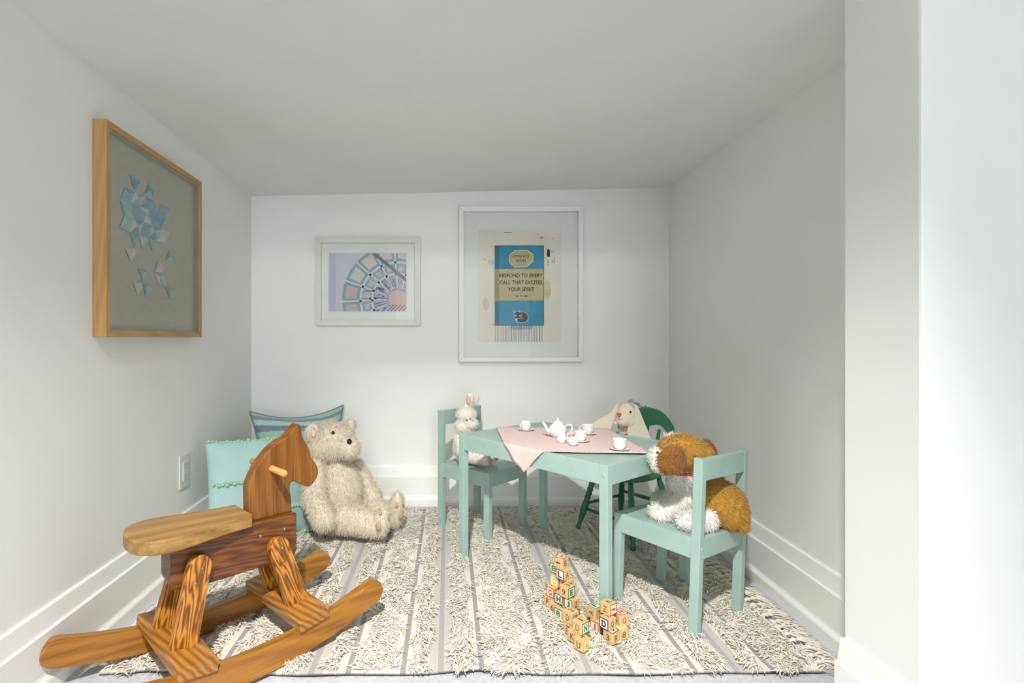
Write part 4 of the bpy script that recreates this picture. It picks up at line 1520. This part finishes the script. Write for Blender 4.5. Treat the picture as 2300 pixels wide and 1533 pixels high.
for px, py, r in ((856, 1152, (.007, .010)), (867, 1160, (.006, .009)), (852.5, 1179, (.011, .016)), (890.5, 1132, (.008, .011)), (900.5, 1127, (.006, .011)), (897, 1154, (.012, .015))):
    on_body('paw_pad', bb, px, py, r, PADM, bear, .35, .013)
# fold of the near ear
on_body('ear_inner', bb, 704, 972, (.010, .016), plain('ear_inner_cream', '#D9C7AC', .9, .05, 80), bear, .3, .006)

# ================================================================== fluffy bunny on the left chair
bn0 = W(1044, 1005, 2.24)
bun = empty('bunny_toy', (bn0.x, bn0.y, .264), 0, 'small fluffy white bunny with pink ear seated on the left play chair', 'soft toy')
BW_ = srgb('#ECE8DC'); PK = srgb('#E3A595'); SOLE = srgb('#B98C78')
specs = [
    ('e', W(1043, 1006, 2.24), (.046, .045, .060), E0, BW_), ('e', W(1045, 957, 2.235), (.046, .040, .034), E0, BW_), ('e', W(1047, 929, 2.235), (.043, .040, .029), E0, BW_),
    ('e', W(1058, 951, 2.215), (.030, .030, .022), E0, BW_),
    ('e', W(1053, 898, 2.235), (.019, .010, .034), (0, .35, 0), BW_), ('e', W(1068, 897, 2.26), (.015, .011, .024), (0, .5, 0), BW_),
    ('c', W(1050, 1024, 2.20), W(1090, 1032, 2.155), .024, .021, BW_), ('c', W(1066, 1020, 2.25), W(1106, 1026, 2.22), .022, .020, BW_),
    ('c', W(1030, 985, 2.19), W(1035, 1012, 2.16), .018, .018, BW_),
]
no, nb, nw, npoly, ncol = plush('body', specs, bun, M['fur'], .005, 3)
fur(bun, nw, npoly, ncol, 14000, .011, .0008, M['fur'], (0, -.1, -.7), .35, .5)
PKM = plain('pink_plush', '#DFAA9C', .85, .05, 80)
on_body('ear_lining', nb, 1052, 898, (.0095, .020), PKM, bun, .3, .004)
on_body('nose', nb, 1060, 945.5, (.0040, .0045), PKM, bun, .6, .009)
on_body('eye', nb, 1049, 940.5, .0035, M['eye'], bun, .7, .009)
on_body('eye', nb, 1054.5, 938, .0030, M['eye'], bun, .7, .009)
SM = plain('sole_plush', '#BE9480', .9, .06, 80)
on_body('foot_sole', nb, 1098, 1034, (.010, .014), SM, bun, .4, .007)
on_body('foot_sole', nb, 1113, 1027, (.009, .013), SM, bun, .4, .007)

# ================================================================== plush dog on the right chair
d0 = CR
dog = empty('dog_toy', (d0.x, d0.y, .256), 0, 'brown and white plush dog with red collar sitting on the right play chair', 'soft toy')
BR, DB = srgb('#B98A34'), srgb('#8C5C1C')
specs = [
    ('e', W(1535, 1018, 1.51), (.071, .062, .052), (0, .08, 0), BR), ('e', W(1560, 1025, 1.51), (.051, .056, .045), E0, BR),
    ('e', W(1510, 983, 1.55), (.024, .017, .013), E0, WHT),
    ('e', W(1481, 1027, 1.515), (.028, .030, .030), E0, WHT), ('e', W(1484, 1042, 1.505), (.026, .027, .022), E0, WHT),
    ('e', W(1510, 1032, 1.430), (.045, .013, .040), (0, -.35, .2), DB), ('e', W(1592, 1008, 1.56), (.012, .028, .030), (0, -.4, 0), DB),
    ('c', W(1540, 1050, 1.52), W(1538, 1080, 1.57), .048, .050, WHT),
    ('e', W(1538, 1085, 1.59), (.050, .050, .060), E0, WHT), ('e', W(1530, 1128, 1.58), (.052, .050, .050), E0, WHT),
    ('e', W(1612, 1128, 1.54), (.078, .068, .066), (0, .25, 0), BR), ('e', W(1588, 1092, 1.57), (.055, .05, .050), (0, .5, 0), BR), ('e', W(1638, 1150, 1.50), (.048, .055, .048), E0, BR),
    ('e', W(1562, 1118, 1.535), (.018, .022, .042), E0, BR),
    ('c', W(1535, 1120, 1.56), W(1500, 1148, 1.555), .036, .030, WHT), ('e', W(1486, 1150, 1.56), (.036, .034, .026), E0, WHT),
    ('e', W(1487, 1120, 1.665), (.032, .034, .024), E0, WHT),
    ('e', W(1558, 1172, 1.475), (.046, .036, .029), E0, WHT), ('e', W(1590, 1168, 1.47), (.022, .026, .030), E0, WHT),
    ('c', W(1648, 1162, 1.485), W(1668, 1180, 1.465), .019, .017, BR),
]
do_, db_, dw, dpoly, dcol = plush('body', specs, dog, M['fur'], .005, 2)
def dog_comb(p):
    c = np.tile(np.array([.5, -.35, -.65]), (len(p), 1))
    e = np.array(W(1510, 1032, 1.430))
    nearear = np.linalg.norm((p - e), axis=1) < .055
    c[nearear] = (-.85, 0, -.5)
    return c
fur(dog, dw, dpoly, dcol, 26000, .014, .0008, M['fur'], dog_comb, .6, .3, jitter=.22)
bm = bmesh.new()
cpts = []
cc_ = W(1545, 1052, 1.525)
for i in range(33):
    an = 2 * PI * i / 32
    cpts.append(cc_ + Vector((.0535 * math.cos(an), .0535 * math.sin(an), .010 * math.cos(an))) - Vector(dog.location))
tube('collar', cpts, .0042, plain('red_ribbon', '#C4452F', .6, .05, 60), dog, 8)
on_body('eye', db_, 1477, 1016, .0042, M['eye'], dog, .6, .001)

# ================================================================== rabbit doll on the green chair
doll = empty('rabbit_doll', (.757, 2.13, SH), 0, 'cream cloth rabbit doll with long floppy ears and blue dress on the green chair', 'soft toy')
LIN = srgb('#DDD5C0')
linm = plain('linen_cloth', '#DDD5C0', .9, .03, 40, .25, 900)
specs = [('e', W(1407, 932, 2.11), (.042, .042, .052), E0, LIN), ('e', W(1399, 945, 2.080), (.028, .024, .024), E0, LIN), ('e', W(1412, 948, 2.085), (.026, .024, .022), E0, LIN),
         ('c', W(1405, 958, 2.12), W(1402, 985, 2.13), .024, .030, LIN), ('e', W(1402, 1015, 2.14), (.052, .048, .060), E0, LIN)]
lo, lb, lw, lp, lc = plush('body', specs, doll, M['cloth'], .005, 4)
gm, nt, pb = new_mat('gingham_blue')
tc = nt.nodes.new('ShaderNodeTexCoord'); ck = nt.nodes.new('ShaderNodeTexChecker'); ck.inputs['Scale'].default_value = 210
ck.inputs['Color1'].default_value = srgb('#5E7890'); ck.inputs['Color2'].default_value = srgb('#C9D3DA')
nz = nt.nodes.new('ShaderNodeTexNoise'); nz.inputs['Scale'].default_value = 60
ad = nt.nodes.new('ShaderNodeMix'); ad.data_type = 'RGBA'; ad.blend_type = 'MULTIPLY'; ad.inputs[0].default_value = .6
link(nt, tc.outputs['Object'], ck.inputs['Vector']); link(nt, tc.outputs['Object'], nz.inputs['Vector']); link(nt, ck.outputs['Color'], ad.inputs[6]); link(nt, nz.outputs['Color'], ad.inputs[7]); link(nt, ad.outputs[2], pb.inputs['Base Color']); pb.inputs['Roughness'].default_value = .9
dv, df = [], []
n = 48
rings = [(.032, .152), (.050, .140), (.062, .120), (.072, .08), (.085, .03), (.092, .004)]
for j, (rr, z) in enumerate(rings):
    for i in range(n):
        an = 2 * PI * i / n
        q = rr * (1 + .07 * math.sin(an * 12) * (j / 5 + .25))
        dv.append((q * math.cos(an) + .0, q * math.sin(an) * .85, z))
for j in range(len(rings) - 1):
    for i in range(n):
        df.append((j * n + i, j * n + (i + 1) % n, (j + 1) * n + (i + 1) % n, (j + 1) * n + i))
dr_ = mesh_obj('dress', dv, df, gm, doll, True)
bt = W(1404.5, 963.5, 2.06)
ball('button', bt - Vector(doll.location), (.0055, .003, .0048), FL('#D98A5A', .4), dr_, sub=2)
box('dress_tab', W(1382, 949, 2.06) - Vector(doll.location), (.013, .004, .010), FL('#D8D8CC'), dr_, .001)
def ear(pxs, Y0, slope, name='ear'):
    bm = bmesh.new()
    P_ = []
    for px, py in pxs:
        Y = Y0 + slope * (py - 905) / 80.0
        P_.append(W(px, py, Y) - Vector(doll.location))
    a = [bm.verts.new(p) for p in P_]
    b = [bm.verts.new(p + Vector((0, .009, 0))) for p in P_]
    m = len(a)
    bm.faces.new(a); bm.faces.new(b[::-1])
    for i in range(m): bm.faces.new((a[i], b[i], b[(i + 1) % m], a[(i + 1) % m]))
    bmesh.ops.recalc_face_normals(bm, faces=bm.faces[:])
    bmesh.ops.bevel(bm, geom=[e for e in bm.edges if e.calc_face_angle(0) > .8], offset=.003, segments=2, affect='EDGES')
    return bm_obj(name, bm, linm, doll)
ear([(1421, 904), (1430, 909), (1437, 921), (1446, 943), (1454, 962), (1460, 978), (1466, 992), (1450, 989), (1430, 984), (1411, 979), (1409.5, 966), (1414, 951), (1423, 936), (1428, 920), (1425, 911)], 2.085, -.03)
ear([(1391, 903), (1384, 909), (1377, 922), (1366, 932), (1352, 938), (1338, 945), (1326, 955), (1318, 967), (1332, 975), (1350, 976), (1367, 975), (1374, 960), (1381, 940), (1388, 922)], 2.10, -.02)
# pink nose, mouth and eye
lcn, nn = cast(lb, 1392, 934)
npx = [(1387, 928), (1396, 927.5), (1393.5, 935), (1390.5, 938)]
if lcn is not None:
    Yn = lcn.y - .010
    prism('nose', [((W(px, py, Yn) - Vector(doll.location)).x, (W(px, py, Yn) - Vector(doll.location)).z) for px, py in npx], Yn - doll.location.y, Yn + .008 - doll.location.y, FL('#D9506F', .7), doll, 'y', .0005)
def thread(pxs, nm, r=.0008):
    P_ = []
    for px, py in pxs:
        l_, n_ = cast(lb, px, py)
        if l_ is not None: P_.append(l_ + n_ * .0008 - Vector(doll.location))
    if len(P_) > 1: tube(nm, P_, r, FL('#4A3A30'), doll, 6)
thread([(1391, 938), (1391, 941)], 'mouth'); thread([(1387, 939.5), (1390, 941.5), (1394, 941.8), (1399, 940)], 'mouth')
on_body('eye', lb, 1416, 925, (.0042, .0052), M['eye'], doll, .6, .001)
# bow on the head
bw0 = W(1424, 904, 2.10)
bow = ball('bow', bw0 - Vector(doll.location), (.006, .006, .005), gm, doll, sub=2)
for (px, py, rx, rz, an) in ((1417, 899.5, .012, .006, -.2), (1433, 906, .010, .005, .6)):
    o = ball('bow_loop', W(px, py, 2.10) - bw0, (rx, .005, rz), gm, bow, (0, an, 0), 2)
tube('bow_tail', [W(1426, 905, 2.10) - bw0, W(1436, 911, 2.10) - bw0, W(1445, 914, 2.10) - bw0, W(1452, 911, 2.1) - bw0, W(1454, 915, 2.1) - bw0], [.002, .003, .003, .002, .0015], gm, bow, 6)

# ================================================================== pile last (it knows what stands on it)
for px, py in ((1310, 1440), (1290, 1420), (1270, 1385), (1375, 1430), (1360, 1410)):
    g = G(px, py, 0); PRESS.append((g.x, g.y, .035))
PRESS.append((b0.x + .05, b0.y, .10))
pile(34000, 46000)
